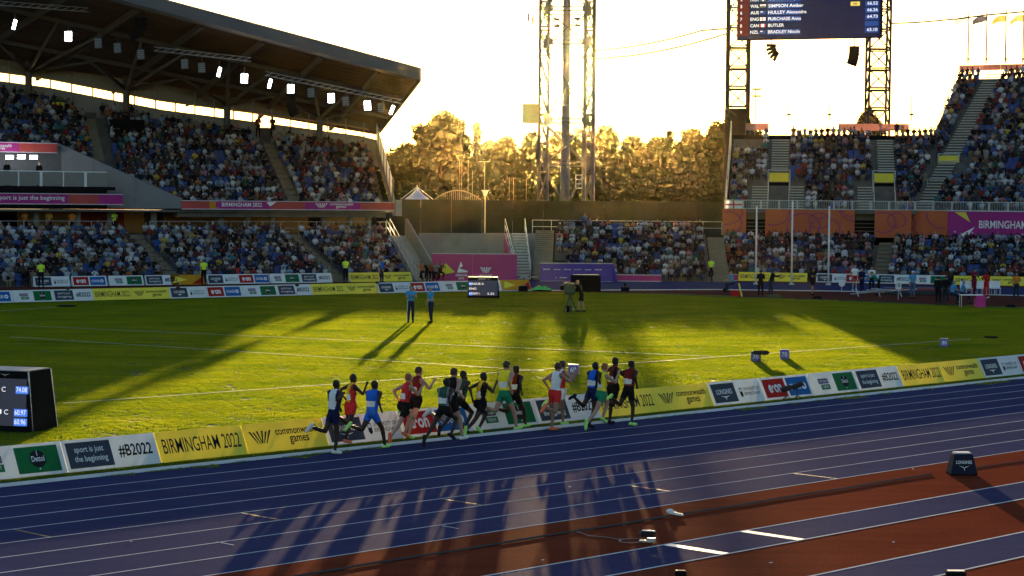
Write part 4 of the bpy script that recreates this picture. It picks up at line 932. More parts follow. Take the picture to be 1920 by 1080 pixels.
HAIRS = [(.010, .008, .007), (.03, .018, .011), (.06, .035, .018), (.18, .11, .05), (.22, .21, .20), (.008, .008, .008)]
SKINS = [(.27, .15, .105), (.24, .13, .09), (.15, .08, .05), (.04, .022, .014), (.29, .17, .125), (.22, .125, .085)]
TROU = [(.015, .018, .03), (.03, .04, .075), (.012, .012, .013), (.20, .16, .11), (.08, .09, .11)]
def colours(T, rg, top):
    V, F, lab, tt, hair = T; c = np.zeros((len(V), 4), np.float32); c[:, 3] = 1
    sk = rg.choice(SKINS); tr = rg.choice(TROU); hr = rg.choice(HAIRS); j = rg.uniform(.58, .98)
    c[:, :3] = np.array(top)*j
    c[(lab == 2) | (lab == 3) | (lab == 1), :3] = tr; c[lab == 4, :3] = (.05, .05, .05)
    bare = (lab == 7) | (lab == 8) | (lab == 9)
    if rg.random() < .55: bare |= lab == 6
    c[bare, :3] = sk; c[hair, :3] = hr
    if rg.random() < .12: c[hair, :3] = rg.choice([(.6, .6, .6), (.02, .03, .08), (.4, .03, .03)])
    return c
def crowd_mat():
    m = bpy.data.materials.new('crowd_cloth'); m.use_nodes = True; N = m.node_tree.nodes; b = N['Principled BSDF']
    a = N.new('ShaderNodeVertexColor'); a.layer_name = 'col'; m.node_tree.links.new(a.outputs[0], b.inputs['Base Color']); b.inputs['Roughness'].default_value = .85; b.inputs['Specular IOR Level'].default_value = .1
    return m
CROWD = crowd_mat()
def mesh_np(name, V, F, C):
    me = bpy.data.meshes.new(name); me.vertices.add(len(V)); me.vertices.foreach_set('co', V.ravel()); nf = len(F)
    me.loops.add(nf*3); me.loops.foreach_set('vertex_index', F.ravel()); me.polygons.add(nf); me.polygons.foreach_set('loop_start', np.arange(0, nf*3, 3, dtype=np.int32))
    me.polygons.foreach_set('use_smooth', np.ones(nf, bool))
    a = me.color_attributes.new('col', 'FLOAT_COLOR', 'POINT'); a.data.foreach_set('color', C.ravel()); me.materials.append(CROWD); me.update(calc_edges=True); me.validate(); return me
rg = random.Random(11)
wts = [t[2] for t in TOPS]
def pick_top(): return rg.choices(TOPS, wts)[0]
# the nearest, largest-looking 300 are people of their own; the rest fill in as one mass for each stand
order = sorted(range(len(SEATS)), key=lambda i: (SEATS[i][3]*2.0 if SEATS[i][2].startswith(('lower tier', 'low stand')) else 50)+SEATS[i][0].y*.1)
def in_view(p):
    d = p+UP*.9-EYEV; z = d.dot(CF); return abs(d.dot(CR)/z*FPX) < 950
solo = [i for i in order if in_view(SEATS[i][0])][:296]; solo_set = set(solo)
variants = {}
rowcount = {}
for i in sorted(solo, key=lambda i: (SEATS[i][2], SEATS[i][3], -SEATS[i][4])):
    p, hd, key, row, u = SEATS[i]; top = pick_top(); pose = rg.choice((0, 0, 1, 1, 2, 3, 4)); vk = (top[0], pose, rg.randrange(2))
    if vk not in variants:
        T = TEMPL[pose]; variants[vk] = mesh_np('person', T[0], T[1], colours(T, rg, top[1]))
    o = bpy.data.objects.new('person', variants[vk]); COL.objects.link(o); o.location = p; o.rotation_euler = (0, 0, hd); o.scale = (rg.uniform(.88, 1.0),)*3
    ck = (key, row, top[0]); rowcount[ck] = rowcount.get(ck, 0)+1
    tag(o, 'spectator, %s top, %s row of %s, %s such from right' % (top[0], nth(row), {'lower tier of roofed stand': 'roofed stand', 'low stand before orange wall': 'orange-walled stand', 'low stand in the middle': 'middle low stand'}.get(key, key), nth(rowcount[ck]-1)), 'person', 'spectators in the front rows')
by = {}
for i, sx_ in enumerate(SEATS):
    if i not in solo_set: by.setdefault(sx_[2], []).append(sx_)
for key, lst in by.items():
    Vs = []; Fs = []; Cs = []; k = 0
    for p, hd, _, row, u in lst:
        T = TEMPL[rg.choice((0, 0, 0, 1, 1, 2, 3, 4)) if rg.random() > .015 else 5]; c, s_ = math.cos(hd), math.sin(hd); q = rg.uniform(.87, 1.0)
        W = T[0]*q; X = np.stack([W[:, 0]*c-W[:, 1]*s_+p.x, W[:, 0]*s_+W[:, 1]*c+p.y, W[:, 2]+p.z], 1).astype(np.float32)
        Vs.append(X); Fs.append(T[1]+k); Cs.append(colours(T, rg, pick_top()[1])); k += len(X)
    me = mesh_np('crowd', np.concatenate(Vs), np.concatenate(Fs), np.concatenate(Cs)); o = bpy.data.objects.new('crowd', me); COL.objects.link(o)
    tag(o, 'mass of spectators filling the '+key, 'crowd', kind='stuff')
print('seats', len(SEATS), 'solo', len(solo), 'empty', len(EMPTY_SEATS))
# empty blue seats between them
sb_ = MB(); sb_.box((0, 0, .42), (.40, .42, .05)); sb_.box((-.2, 0, .64), (.05, .42, .42)); sb_.box((-.05, 0, .2), (.06, .3, .4)); seat_me = sb_.mesh('seat'); seat_me.materials.append(SEATB)
STAND_OF = {'lower tier of roofed stand': ls, 'upper tier of roofed stand': ls, 'upper stand under big screen': sa, 'steep stand turned inwards': sb, 'low stand before orange wall': sl_, 'low stand in the middle': sm}
for p, hd, key in EMPTY_SEATS:
    o = bpy.data.objects.new('seat', seat_me); COL.objects.link(o); st_ = STAND_OF[key]; o.parent = st_; o.location = p-st_.location; o.rotation_euler = (0, 0, hd)
# ================================================================ FAR GROUND, TREES, TOWERS, SCREEN
MAROON = pm('maroon_rubber', (.085, .030, .024), .95, .15, .5, spec=0)
mb = MB(); pts = [G(-150, 573.5), G(0, 569), G(300, 562), G(600, 554), G(830, 547), G(1130, 549), G(1300, 553.5), G(1600, 566.5), G(1990, 580), G(1990, 524), G(1500, 515), G(900, 515), G(400, 518), G(-150, 530)]
mb.add([(p.x, p.y, -.012) for p in pts], [tuple(range(len(pts)))]); struct(mb.build('bend_apron', MAROON))
mb = MB(); pts = [G(838, 546), G(1000, 545), G(1340, 543), G(1572, 546), G(1990, 556), G(1990, 541), G(1560, 532), G(1350, 528.5), G(1010, 526.5), G(850, 526)]
mb.add([(p.x, p.y, -.004) for p in pts], [tuple(range(len(pts)))]); bt = struct(mb.build('bend_track', BLUE))
wl_ = [G(838, 546), G(1000, 545), G(1340, 543), G(1572, 546), G(1990, 556)]; mb = MB()
for a, b in zip(wl_, wl_[1:]): mb.hexa([a+Vector((0, -.14, -.02)), b+Vector((0, -.14, -.02)), b+Vector((0, .14, -.02)), a+Vector((0, .14, -.02)), a+Vector((0, -.14, .03)), b+Vector((0, -.14, .03)), b+Vector((0, .14, .03)), a+Vector((0, .14, .03))])
mb.build('bend_kerb', KERB, bt)
# ---- trees
BARK = pm('bark', (.05, .035, .022), .95, .3, 2.0, bump=.4, bscale=6, spec=.05)
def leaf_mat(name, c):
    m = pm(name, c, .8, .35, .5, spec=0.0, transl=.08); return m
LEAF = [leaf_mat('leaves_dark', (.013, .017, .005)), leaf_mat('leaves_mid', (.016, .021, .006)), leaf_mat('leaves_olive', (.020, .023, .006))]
def tree(label, x, D, h, w, seed, kind='round', leaf=0, base=.12, cat='tree', group='trees behind the stadium'):
    rg = random.Random(seed); px = P(x, 378, D); root = thing('tree', label, cat, (px.x, D, 0), group); L = root.location
    mb = MB(); top = Vector((rg.uniform(-.4, .4), rg.uniform(-.4, .4), h*.72)); pts_ = [Vector((0, 0, -.1)), Vector((rg.uniform(-.2, .2), 0, h*.3)), top]; r = .022*h
    mb.tube(pts_[0], pts_[1], r, r*.75, 8); mb.tube(pts_[1], pts_[2], r*.75, r*.25, 7)
    clumps = []
    n = int(34+w*7)
    for i in range(n):
        if kind == 'cone':
            t = rg.random()**.8; z = h*(base+(1-base)*t); rr = (w/2)*(1-t)*rg.uniform(.5, 1.0)+.2
        else:
            t = rg.random(); z = h*(base+(.97-base)*t); prof = math.sin(math.pi*min(1, .12+t*.86))**.55; rr = (w/2)*prof*math.sqrt(rg.uniform(.15, 1.0))*rg.uniform(.75, 1.12)
        a = rg.uniform(0, 6.283); c = Vector((rr*math.cos(a), rr*math.sin(a), z)); clumps.append(c)
        if i % 3 == 0:
            st_ = Vector((0, 0, min(z*.75, h*.6))); mb.tube(st_, c, r*.28, r*.06, 5)
    mb.build('trunk', BARK, root, smooth=True)
    vs = []; fs = []
    core = MB()
    for c in clumps:                     # dense inner boughs
        if kind == 'cone': core.ball((c.x*.55, c.y*.55, c.z), .75*rg.uniform(.7, 1.2), 6, 4)
        else: core.ball((c.x*.80, c.y*.80, h*.045+c.z*.90), (.7+w*.085)*rg.uniform(.7, 1.15), 7, 5, sc3=(1, 1, rg.uniform(.7, 1)))
    vs += [Vector(v)+Vector((rg.uniform(-.18, .18), rg.uniform(-.18, .18), rg.uniform(-.18, .18))) for v in core.v]; fs += core.f
    for c in clumps:
        cr = (.9+w*.055)*rg.uniform(.6, 1.15)*(0.6 if kind == 'cone' else 1)
        for k in range(70):
            q = Vector((rg.gauss(0, 1), rg.gauss(0, 1), rg.gauss(0, .8))); q = q.normalized()*cr*rg.random()**.4
            p = c+q; s_ = rg.uniform(.22, .52); ax = Vector((rg.gauss(0, 1), rg.gauss(0, 1), rg.gauss(0, 1))).normalized(); bx_ = ax.orthogonal().normalized()
            kk = len(vs); vs += [p-ax*s_, p+bx_*s_*.6, p+ax*s_, p-bx_*s_*.6]; fs.append((kk, kk+1, kk+2, kk+3))
    me = bpy.data.meshes.new('crown'); me.from_pydata([tuple(v) for v in vs], [], fs); me.materials.append(LEAF[leaf]); o = bpy.data.objects.new('crown', me); COL.objects.link(o); o.parent = root
    return root
def hgt(x, y, D): return P(x, y, D).z
TREES = [('tall broad dark tree beside the roof end of the grandstand', 826, 300, 210, 11.5, 'round', 0), ('narrow pointed conifer just right of the tall broad tree', 893, 305, 234, 3.2, 'cone', 0),
         ('small leaning tree at the right foot of the conifer', 912, 312, 262, 3.5, 'round', 1), ('dark bushy tree tucked behind the end screens of the grandstand', 762, 310, 268, 6.5, 'round', 0), ('low rounded tree left of the lattice mast', 948, 370, 257, 7.5, 'round', 1),
         ('rounded tree close to the left leg of the mast', 996, 372, 250, 7.5, 'round', 1), ('tree seen between the legs of the mast', 1042, 365, 246, 8.0, 'round', 2), ('tree seen behind the right leg of the mast', 1090, 368, 240, 8.5, 'round', 2),
         ('loose-topped tree right of the lattice mast', 1137, 360, 236, 7.5, 'round', 2), ('low tree in the dip of the treeline', 1186, 372, 257, 8.0, 'round', 1), ('low tree with a small spire in the dip', 1236, 365, 256, 7.5, 'round', 1),
         ('slim spire rising from the low treeline', 1254, 366, 246, 2.6, 'cone', 1), ('rounded tree left of the scaffold stand', 1297, 352, 244, 8.0, 'round', 0), ('dark tree touching the screen tower', 1347, 330, 226, 7.5, 'round', 0),
         ('treetop showing over the red fence below the big screen', 1627, 300, 205, 5.5, 'round', 0), ('tree standing behind the dark screen tower base', 1405, 330, 240, 8.0, 'round', 0)]
for k, (lb_, x, D, y, w, kd, lf) in enumerate(TREES):
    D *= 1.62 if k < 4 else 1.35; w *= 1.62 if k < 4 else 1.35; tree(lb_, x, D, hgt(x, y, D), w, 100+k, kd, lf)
# the wood further back reads as one mass
rg = random.Random(77); vs = []; fs = []
for i in range(1300):
    x = rg.uniform(-105, 95); D = rg.uniform(585, 620); h = 19.5+1.6*math.sin(x*.21)+1.2*math.sin(x*.53+1); z = rg.uniform(.3, h)
    for k in range(30):
        q = Vector((rg.gauss(0, 1), rg.gauss(0, 1), rg.gauss(0, 1))).normalized()*rg.uniform(.4, 2.4); p = Vector((x, D, z))+q; s_ = rg.uniform(.45, .9)
        ax = Vector((rg.gauss(0, 1), rg.gauss(0, 1), rg.gauss(0, 1))).normalized(); bx_ = ax.orthogonal().normalized(); kk = len(vs); vs += [p-ax*s_, p+bx_*s_*.7, p+ax*s_, p-bx_*s_*.7]; fs.append((kk, kk+1, kk+2, kk+3))
cm = MB()
for i in range(150):
    x = -105+200*i/149+rg.uniform(-.6, .6); h = 19.0+1.6*math.sin(x*.21)+1.2*math.sin(x*.53+1)
    for z in np.arange(1.5, h-1.5, 2.2): cm.ball((x, rg.uniform(600, 606), z+rg.uniform(-.5, .5)), rg.uniform(1.5, 2.3), 6, 4)
kk = len(vs); vs += [Vector(v) for v in cm.v]; fs += [tuple(i+kk for i in f) for f in cm.f]
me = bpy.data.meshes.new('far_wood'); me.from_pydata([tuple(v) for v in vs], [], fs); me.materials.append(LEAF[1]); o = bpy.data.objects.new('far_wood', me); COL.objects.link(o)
tag(o, 'distant wood closing the view behind the nearer trees', 'wood', kind='stuff')
# ---- lattice floodlight mast in front of the sun
MASTM = pm('mast_steel', (.10, .09, .08), .6, .12, 1.0, metal=.2)
def truss_leg(mb, c, w, z0, z1, bay, r=.07, single=False):
    cs = [Vector((c.x+sx*w/2, c.y+sy*w/2, 0)) for sx, sy in ((-1, -1), (1, -1), (1, 1), (-1, 1))]
    for q in cs: mb.tube(q+UP*z0, q+UP*z1, r, n=6)
    z = z0; k = 0
    while z+bay <= z1+.01:
        for i in range(4):
            a, b = cs[i], cs[(i+1) % 4]; mb.tube(a+UP*z, b+UP*z, r*.6, n=5)
            if single:
                mb.tube((a if i % 2 else b)+UP*z, (b if i % 2 else a)+UP*(z+bay), r*.6, n=5)
                mb.tube(a+UP*(z+.14*bay), b+UP*(z+.14*bay), r*.45, n=4)
            else:
                mb.tube(a+UP*z, b+UP*(z+bay), r*.5, n=5); mb.tube(b+UP*z, a+UP*(z+bay), r*.5, n=5)
        z += bay; k += 1
DM = 215.0
mast = thing('floodlight_mast', 'tall steel lattice mast with a central column standing before the sun', 'mast', (P(1062, 378, DM).x, DM, 0)); lmst = mast.location
mx0, mx1, mxc = P(1020, 200, DM).x, P(1106, 200, DM).x, P(1062, 200, DM).x
for x in (mx0, mx1):
    mb = MB(lmst); truss_leg(mb, Vector((x, DM, 0)), .92, 0, 42, 3.0, .125); mb.build('lattice_leg', MASTM, mast)
for x in (mx0, mx1):
    mb = MB(lmst); truss_leg(mb, Vector((x, DM+4.4, 0)), .92, 0, 42, 3.0, .125); mb.build('lattice_leg', MASTM, mast)
MB(lmst).tube((mxc, DM+2.2, 0), (mxc, DM+2.2, 16), .52, .46, n=14).build('central_column', pm('column_grey', (.20, .19, .175), .6, .1), mast, smooth=True)
MB(lmst).tube((mxc, DM+2.2, 16), (mxc, DM+2.2, 42), .42, .40, n=14).build('central_column', MATS['column_grey'], mast, smooth=True)
zs = [hgt(1062, y, DM) for y in (310, 229, 83, 20)] + [34.0, 41.5]
for z in zs:
    mb = MB(lmst)
    for dz in (0, .42):
        for y in (DM, DM+4.4): mb.bar((mx0, y, z+dz), (mx1, y, z+dz), .12)
        for x in (mx0, mx1): mb.bar((x, DM, z+dz), (x, DM+4.4, z+dz), .12)
    mb.build('cross_beam', MASTM, mast)
    mb = MB(lmst)
    for x, sg in ((mx0, 1), (mx1, -1)): mb.prism([(x, DM-.5, z-.5), (x+sg*.9, DM-.5, z), (x+sg*.9, DM-.5, z+.45), (x, DM-.5, z+1.0)], (0, .06, 0))
    mb.build('gusset_plate', MASTM, mast)
lv = [1.0]+zs
for a, b in zip(lv, lv[1:]):
    for p, q in (((mx0, DM, a), (mx1, DM, b)), ((mx1, DM, a), (mx0, DM, b)), ((mx0, DM+4.4, b), (mx1, DM+4.4, a)), ((mx1, DM+4.4, b), (mx0, DM+4.4, a))):
        MB(lmst).tube(p, q, .085, n=5).build('brace', MASTM, mast)
p = P(995, 213, DM-1); MB(lmst).box(p, (1.7, .5, 2.05), 0).build('equipment_panel', pm('panel_tan', (.33, .27, .19), .7), mast)
for x, y in ((1043, 36), (1043, 49), (1082, 35), (1083, 48)):
    p = P(x, y, DM-.6); mb = MB(lmst); mb.box(p, (.62, .35, .26), .2); mb.tube(p, p+Vector((0, .7, .1)), .04); mb.build('lamp_unit', DSTEEL, mast)
p = P(1085, 340, DM-.4); mb = MB(lmst)
for k in range(4): mb.bar(p+Vector((-.3, 0, -.7+k*.45)), p+Vector((.35, 0, -.7+k*.45)), .05)
for sx in (-.3, .35): mb.bar(p+Vector((sx, 0, -.75)), p+Vector((sx, 0, .75)), .05)
mb.build('ladder_cage', GALV, mast)
p = P(993, 18, DM); mb = MB(lmst); mb.bar(p+Vector((-.6, 0, 0)), Vector((mx0, DM, p.z)), .08); mb.bar(p+Vector((-.5, 0, .35)), Vector((mx0, DM, p.z+.35)), .06); mb.bar(p+Vector((-.5, 0, -.1)), p+Vector((-.5, 0, .5)), .06); mb.box(p+Vector((-.1, 0, -.8)), (.22, .2, .8)); mb.box(p+Vector((.35, 0, -1.1)), (.22, .2, .8)); mb.build('side_bracket', DSTEEL, mast)
# ---- big screen on two lattice towers
DS = 186.0
tw = [P(1386, 150, DS), P(1650, 150, DS)]
SCRM = pm('screen_tower_steel', (.035, .033, .032), .55, .1, 1.0)
sp = thing('big_screen', 'big results screen with names and times carried by two lattice towers', 'screen', (P(1516, 222, DS).x, DS, 0)); lsp = sp.location
for k, p in enumerate(tw):
    mb = MB(lsp); truss_leg(mb, Vector((p.x, DS+1.1, 0)), 1.85, 0, 30.6, 1.8, .11, True); mb.build('lattice_tower', SCRM, sp)
MB(lsp).hexa([(tw[0].x-1.05, DS-5.2, 0), (tw[0].x+1.0, DS-5.2, 0), (tw[0].x+1.0, DS+2.1, 0), (tw[0].x-1.05, DS+2.1, 0), (tw[0].x-1.05, DS-5.2, hgt(1386, 262, DS-5)), (tw[0].x+1.0, DS-5.2, hgt(1386, 262, DS-5)), (tw[0].x+1.0, DS+2.1, hgt(1386, 203, DS)), (tw[0].x-1.05, DS+2.1, hgt(1386, 203, DS))]).build('clad_tower_base', BLACK, sp)
A0 = P(1381, 75.5, DS); B0 = P(1652, 69, 181.5); ex = (B0-A0); ex.z = 0; W_ = ex.length; ex.normalize(); nrm = ex.cross(UP); HS = 8.2; zbt = A0.z
org = Vector((A0.x, A0.y, zbt))
MB(lsp).box(org+ex*(W_/2)-nrm*.35+UP*(HS/2), (W_, .6, HS), math.atan2(ex.y, ex.x)).build('cabinet', BLACK, sp)
def emis(name, c, e): return pm(name, tuple(x*.05 for x in c), .8, .02, emit=e*.42, ecol=c, spec=.05)
SC_BG = emis('screen_navy', (.010, .013, .035), .9); SC_RED = emis('screen_red', (.10, .014, .010), .8); SC_BLUE = emis('screen_blue', (.016, .05, .20), .9); SC_W = emis('screen_white', (.75, .77, .8), .8); SC_Y = emis('screen_yellow', (.8, .6, .12), .8); SC_G = emis('screen_green', (.02, .16, .06), .8); SC_R2 = emis('screen_flag_red', (.5, .03, .03), .8)
disp = MB(lsp); put_rect(disp, org+UP*.0, ex, UP, .08, .08, W_-.16, HS-.16, off=-.03); disp = disp.build('display', SC_BG, sp)
k_ = W_/271.0; sy_ = lambda y: (73.5-y)*k_*1.03
mb = MB(lsp)
for z in range(8): put_rect(mb, org, ex, UP, .05, .35+z*1.0, 1.05, .95, off=-.02)
mb.build('position_column', SC_RED, disp)
names = [('4', 'NGR', 'OLATOYE Oyesade', ''), ('5', 'WAL', 'SIMPSON Amber', '66.52'), ('6', 'AUS', 'HULLEY Alexandra', '66.26'), ('7', 'ENG', 'PURCHASE Anna', '64.73'), ('8', 'CAN', 'BUTLER', ''), ('9', 'NZL', 'BRADLEY Nicole', '63.10')]
nw = [72, 66, 72, 62, 30, 60]
for r_, (n_, c_, nm, tm) in enumerate(names):
    z = .55+(5-r_)*.575; X = lambda x: (x-1381)*k_
    if r_ != 4: mb = MB(lsp); put_rect(mb, org, ex, UP, X(1439), z-.10, 3.0, .44, off=-.02); mb.build('name_bar', SC_BLUE, disp)
    mb = MB(lsp); put_rect(mb, org, ex, UP, X(1622), z-.10, X(1650)-X(1622)-.15, .44, off=-.02); mb.build('time_bar', SC_BLUE, disp)
    for s_, x_, w_, zz_ in ((n_, 1387.5, .17, 0), (c_, 1407, X(1423)-X(1407), 0), (nm, 1441, nw[r_]*k_, 0), (tm, 1626, X(1645)-X(1626), .03)):
        if s_: mb = MB(lsp); put_text(mb, s_, org, ex, UP, X(x_), z+zz_, w_, .28, off=-.012); mb.build('lettering', SC_W, disp)
    mb = MB(lsp); fx_, fw_ = X(1425), X(1436)-X(1425)
    if c_ == 'NGR': put_rect(mb, org, ex, UP, fx_, z, fw_, .28, 2, off=-.014); put_rect(mb, org, ex, UP, fx_+fw_*.33, z, fw_*.33, .28, 0, off=-.010)
    elif c_ == 'WAL': put_rect(mb, org, ex, UP, fx_, z+.14, fw_, .14, 0, off=-.014); put_rect(mb, org, ex, UP, fx_, z, fw_, .14, 2, off=-.014); put_rect(mb, org, ex, UP, fx_+.15, z+.08, fw_*.5, .12, 1, off=-.010)
    elif c_ == 'ENG': put_rect(mb, org, ex, UP, fx_, z, fw_, .28, 0, off=-.014); put_rect(mb, org, ex, UP, fx_, z+.115, fw_, .05, 1, off=-.010); put_rect(mb, org, ex, UP, fx_+fw_*.45, z, fw_*.1, .28, 1, off=-.010)
    elif c_ == 'CAN': put_rect(mb, org, ex, UP, fx_, z, fw_, .28, 1, off=-.014); put_rect(mb, org, ex, UP, fx_+fw_*.25, z, fw_*.5, .28, 0, off=-.010)
    else: put_rect(mb, org, ex, UP, fx_, z, fw_, .28, 3, off=-.014); put_rect(mb, org, ex, UP, fx_+.05, z+.16, fw_*.4, .08, 0, off=-.010)
    mb.build('flag_print', [SC_W, SC_R2, SC_G, SC_BLUE], disp)
mb = MB(lsp); put_rect(mb, org, ex, UP, (1595-1381)*k_, .55+4*.575-.03, 17*k_, .36, off=-.014); mb.build('record_chip', SC_Y, disp)
mb = MB(lsp); put_text(mb, 'PB', org, ex, UP, (1600-1381)*k_, .55+4*.575+.05, 7*k_, .18, off=-.006); mb.build('chip_lettering', INK, disp)
def line_array(label, x, y0, n, D, curve, w=.85):
    t = P(x, y0, D); root = thing('line_array_speaker', label, 'speaker', t, 'speaker arrays hung in the stadium'); a = 0.0; p = Vector((0, 0, -.25)); 
    MB().tube((0, 0, .6), (0, 0, -.1), .05).build('hoist', DSTEEL, root)
    for k in range(n):
        MB().box(p, (w, .5, .27), ax=(Vector((math.cos(a), 0, -math.sin(a))), Vector((0, 1, 0)), Vector((math.sin(a), 0, math.cos(a))))).build('cabinet', BLACK, root)
        p = p-Vector((math.sin(a), 0, math.cos(a)))*.28; a += curve
    return root
line_array('black curved speaker array under the left end of the big screen', 1446, 80, 5, 185, -.28); line_array('long black speaker array under the right end of the big screen', 1602, 84, 6, 182, .07)
line_array('black speaker array hanging from the grandstand roof edge', 545, 172, 6, 152, -.10, .7); line_array('curved speaker array hanging high under the grandstand roof', 264, 30, 6, 147, .25, .7)
# ---- cables across the sky
def cable(label, pts_, r=.085):
    a = MB(pts_[0]).path(pts_, r, 5).build('overhead_cable', DSTEEL); a.location = pts_[0]; tag(a, label, 'cable', 'cables across the sky')
def sag(p, q, d, n=10): return [p.lerp(q, i/n)-UP*(d*4*(i/n)*(1-i/n)) for i in range(n+1)]
c0 = P(1317, 57, 194); cable('upper cable running from the mast to the big screen', [P(1116, 95, 214)]+sag(P(1116, 95, 214), c0, .3)[1:]+[P(1365, 53.5, 187)])
cable('lower sagging cable between the mast and the big screen', sag(P(1118, 110, 214), P(1366, 62, 187), .45))
cable('dark cable leaving the big screen towards the flags', [P(1672, 44, 184), P(1722, 42, 183), P(1800, 35, 181), P(1850, 28, 180), P(1990, 16, 178)], .07)
cable('thin stay slanting down from the left screen tower', [P(1409, 80, 185), P(1490, 222, 184)], .018); cable('thin stay slanting down from the right screen tower', [P(1628, 75, 185), P(1536, 222, 184)], .018)
# ---- flagpoles and flags
WHITEP = pm('white_pole', (.72, .72, .7), .4, .05)
for k, (x, y0) in enumerate(((1417, 390), (1484, 378), (1553, 390))):
    D = 152.5; b = P(x, 530, D); b.z = 0; r_ = thing('flagpole', '%s of the three bare white flagpoles before the right stand' % ('leftmost', 'middle', 'rightmost')[k], 'flagpole', b, 'white flagpoles')
    zt_ = hgt(x, y0, D); MB().tube((0, 0, 0), (0, 0, zt_), .075, .055, n=8).build('pole', WHITEP, r_, smooth=True); MB().ball((0, 0, zt_+.05), .08).build('finial', WHITEP, r_, smooth=True); MB().tube((0, 0, 0), (0, 0, .12), .2, n=10).build('base_plate', GALV, r_)
FLAGC = [('pale', (.7, .62, .5)), ('dark striped', (.06, .06, .08)), ('orange', (.6, .25, .08)), ('orange and pale', (.62, .30, .12))]
for k, x in enumerate((1815, 1849, 1885, 1918)):
    D = 187.0; b = P(x, 112, D); zt_ = hgt(x, 18, D); b.z = 17.4 if False else hgt(x, 118, D)
    r_ = thing('flagpole', '%s flag on the %s pole above the steep stand' % (FLAGC[k][0], nth(k)), 'flagpole', b, 'flags above the steep stand'); h_ = zt_-b.z
    MB().tube((0, 0, 0), (0, 0, h_), .075, .05, n=6).build('pole', DSTEEL, r_)
    mb = MB(); nx, ny = 10, 5
    for j in range(ny+1):
        for i in range(nx+1):
            f = i/nx; mb.v.append((-f*1.25, .16*math.sin(f*7+k)*f, h_-.5-.5*j/ny-f*f*.5-.08*math.sin(f*5+j+k)))
    mb.f = [(j*(nx+1)+i, j*(nx+1)+i+1, (j+1)*(nx+1)+i+1, (j+1)*(nx+1)+i) for j in range(ny) for i in range(nx)]; mb.m = [0]*len(mb.f)
    mb.build('flag_cloth', pm('flag_'+FLAGC[k][0].replace(' ', '_'), FLAGC[k][1], .8, .35, 1.5, transl=.6), r_, smooth=True)
    MB().box((0.05, -.1, .35), (.3, .3, .12)).build('lamp', DSTEEL, r_)
for k, (x, y0, y1) in enumerate(((1479, 189, 226), (1555, 196, 226), (1709, 171, 226), (1416, 165, 226))):
    D = 181.5; b = P(x, y1, D); h_ = hgt(x, y0, D)-b.z; r_ = thing('rod_mast', ('thin rod with a disc above the stand left of centre', 'thin rod with a disc above the stand right of centre', 'tall thin rod with a disc near the steep stand', 'short lamp mast beside the left screen tower')[k], 'mast', b, 'rods along the stand top')
    MB().tube((0, 0, 0), (0, 0, h_), .055, .035, n=5).build('rod', DSTEEL, r_)
    if k < 3: MB().tube((0, 0, .45), (0, 0, .6), .32, .14, n=10).build('disc', DSTEEL, r_)
    else:
        for z in (h_-.1, h_-.7): MB().box((.1, 0, z), (.8, .25, .16)).build('lamp', DSTEEL, r_)
PALEP = pm('weathered_post', (.20, .17, .12), .8, .1, spec=.05)
# ---- things beyond the dark wall
b = Vector((P(782, 378, 232).x, 232, 0)); tn = thing('marquee', 'small white peaked marquee behind the dark wall', 'tent', b); zb_ = hgt(782, 379, 232); zt_ = hgt(782, 352, 232); mb = MB(); n = 16
rings = [(2.1, zb_-.6), (2.05, zb_), (1.35, zb_+.35), (.75, zb_+.8), (.3, zb_+1.25), (.05, zt_)]
for rr, z in rings:
    for i in range(n): mb.v.append((rr*math.cos(2*math.pi*i/n), rr*math.sin(2*math.pi*i/n), z))
mb.f = [(j*n+i, j*n+(i+1) % n, (j+1)*n+(i+1) % n, (j+1)*n+i) for j in range(len(rings)-1) for i in range(n)]; mb.m = [0]*len(mb.f); mb.build('canopy', pm('white_canvas', (.75, .76, .8), .7, .05, transl=.3), tn, smooth=True)
MB().tube((0, 0, 0), (0, 0, zt_+.3), .06).build('pole', WHITEP, tn)
for sx in (-1, 1): MB().tube((0, 0, zt_+.1), (sx*2.6, 0, zb_-.3), .04).build('guy_bar', WHITEP, tn)
for a in range(4): MB().tube((1.9*math.cos(a*1.57+.78), 1.9*math.sin(a*1.57+.78), 0), (1.9*math.cos(a*1.57+.78), 1.9*math.sin(a*1.57+.78), zb_), .06).build('leg', WHITEP, tn)
ar = thing('arched_fence', 'pale arched fence behind the dark wall', 'fence', (P(858, 378, 240).x, 240, 0)); zb_ = hgt(858, 379, 240); mb = MB(); w_ = 47*240/FPX; hh = hgt(858, 357, 240)-zb_
arc = [Vector((-w_+2*w_*i/24, 0, zb_+hh*math.sin(math.pi*i/24)**.8)) for i in range(25)]; mb.path(arc, .07, 6); mb.build('arch', PALEP, ar)
for i in range(1, 24): MB().tube((arc[i].x, 0, 0), arc[i], .03, n=4).build('bar', PALEP, ar)
cg = thing('throwing_cage', 'thin posts of a throwing cage in front of the trees', 'cage', (P(880, 378, 262).x, 262, 0)); xo = cg.location.x
for x, y in ((862, 300), (866, 301), (878, 300), (886, 320), (909, 303), (955, 332), (963, 333)):
    q = P(x, y, 262); MB(cg.location).tube((q.x, 262, 0), q, .035, n=5).build('post', PALEP, cg)
for (x0, y0), (x1, y1) in (((858, 300), (871, 300)), ((898, 303), (919, 303)), ((858, 345), (866, 345))): MB(cg.location).tube(P(x0, y0, 262), P(x1, y1, 262), .03, n=5).build('cross_arm', PALEP, cg)
p = P(987, 336, 255); mb = MB().tube((0, 0, 0), (0, 0, p.z), .035, n=5).build('rod_mast', PALEP); mb.location = (p.x, p.y, 0); tag(mb, 'single thin pale post left of the lattice mast', 'post')
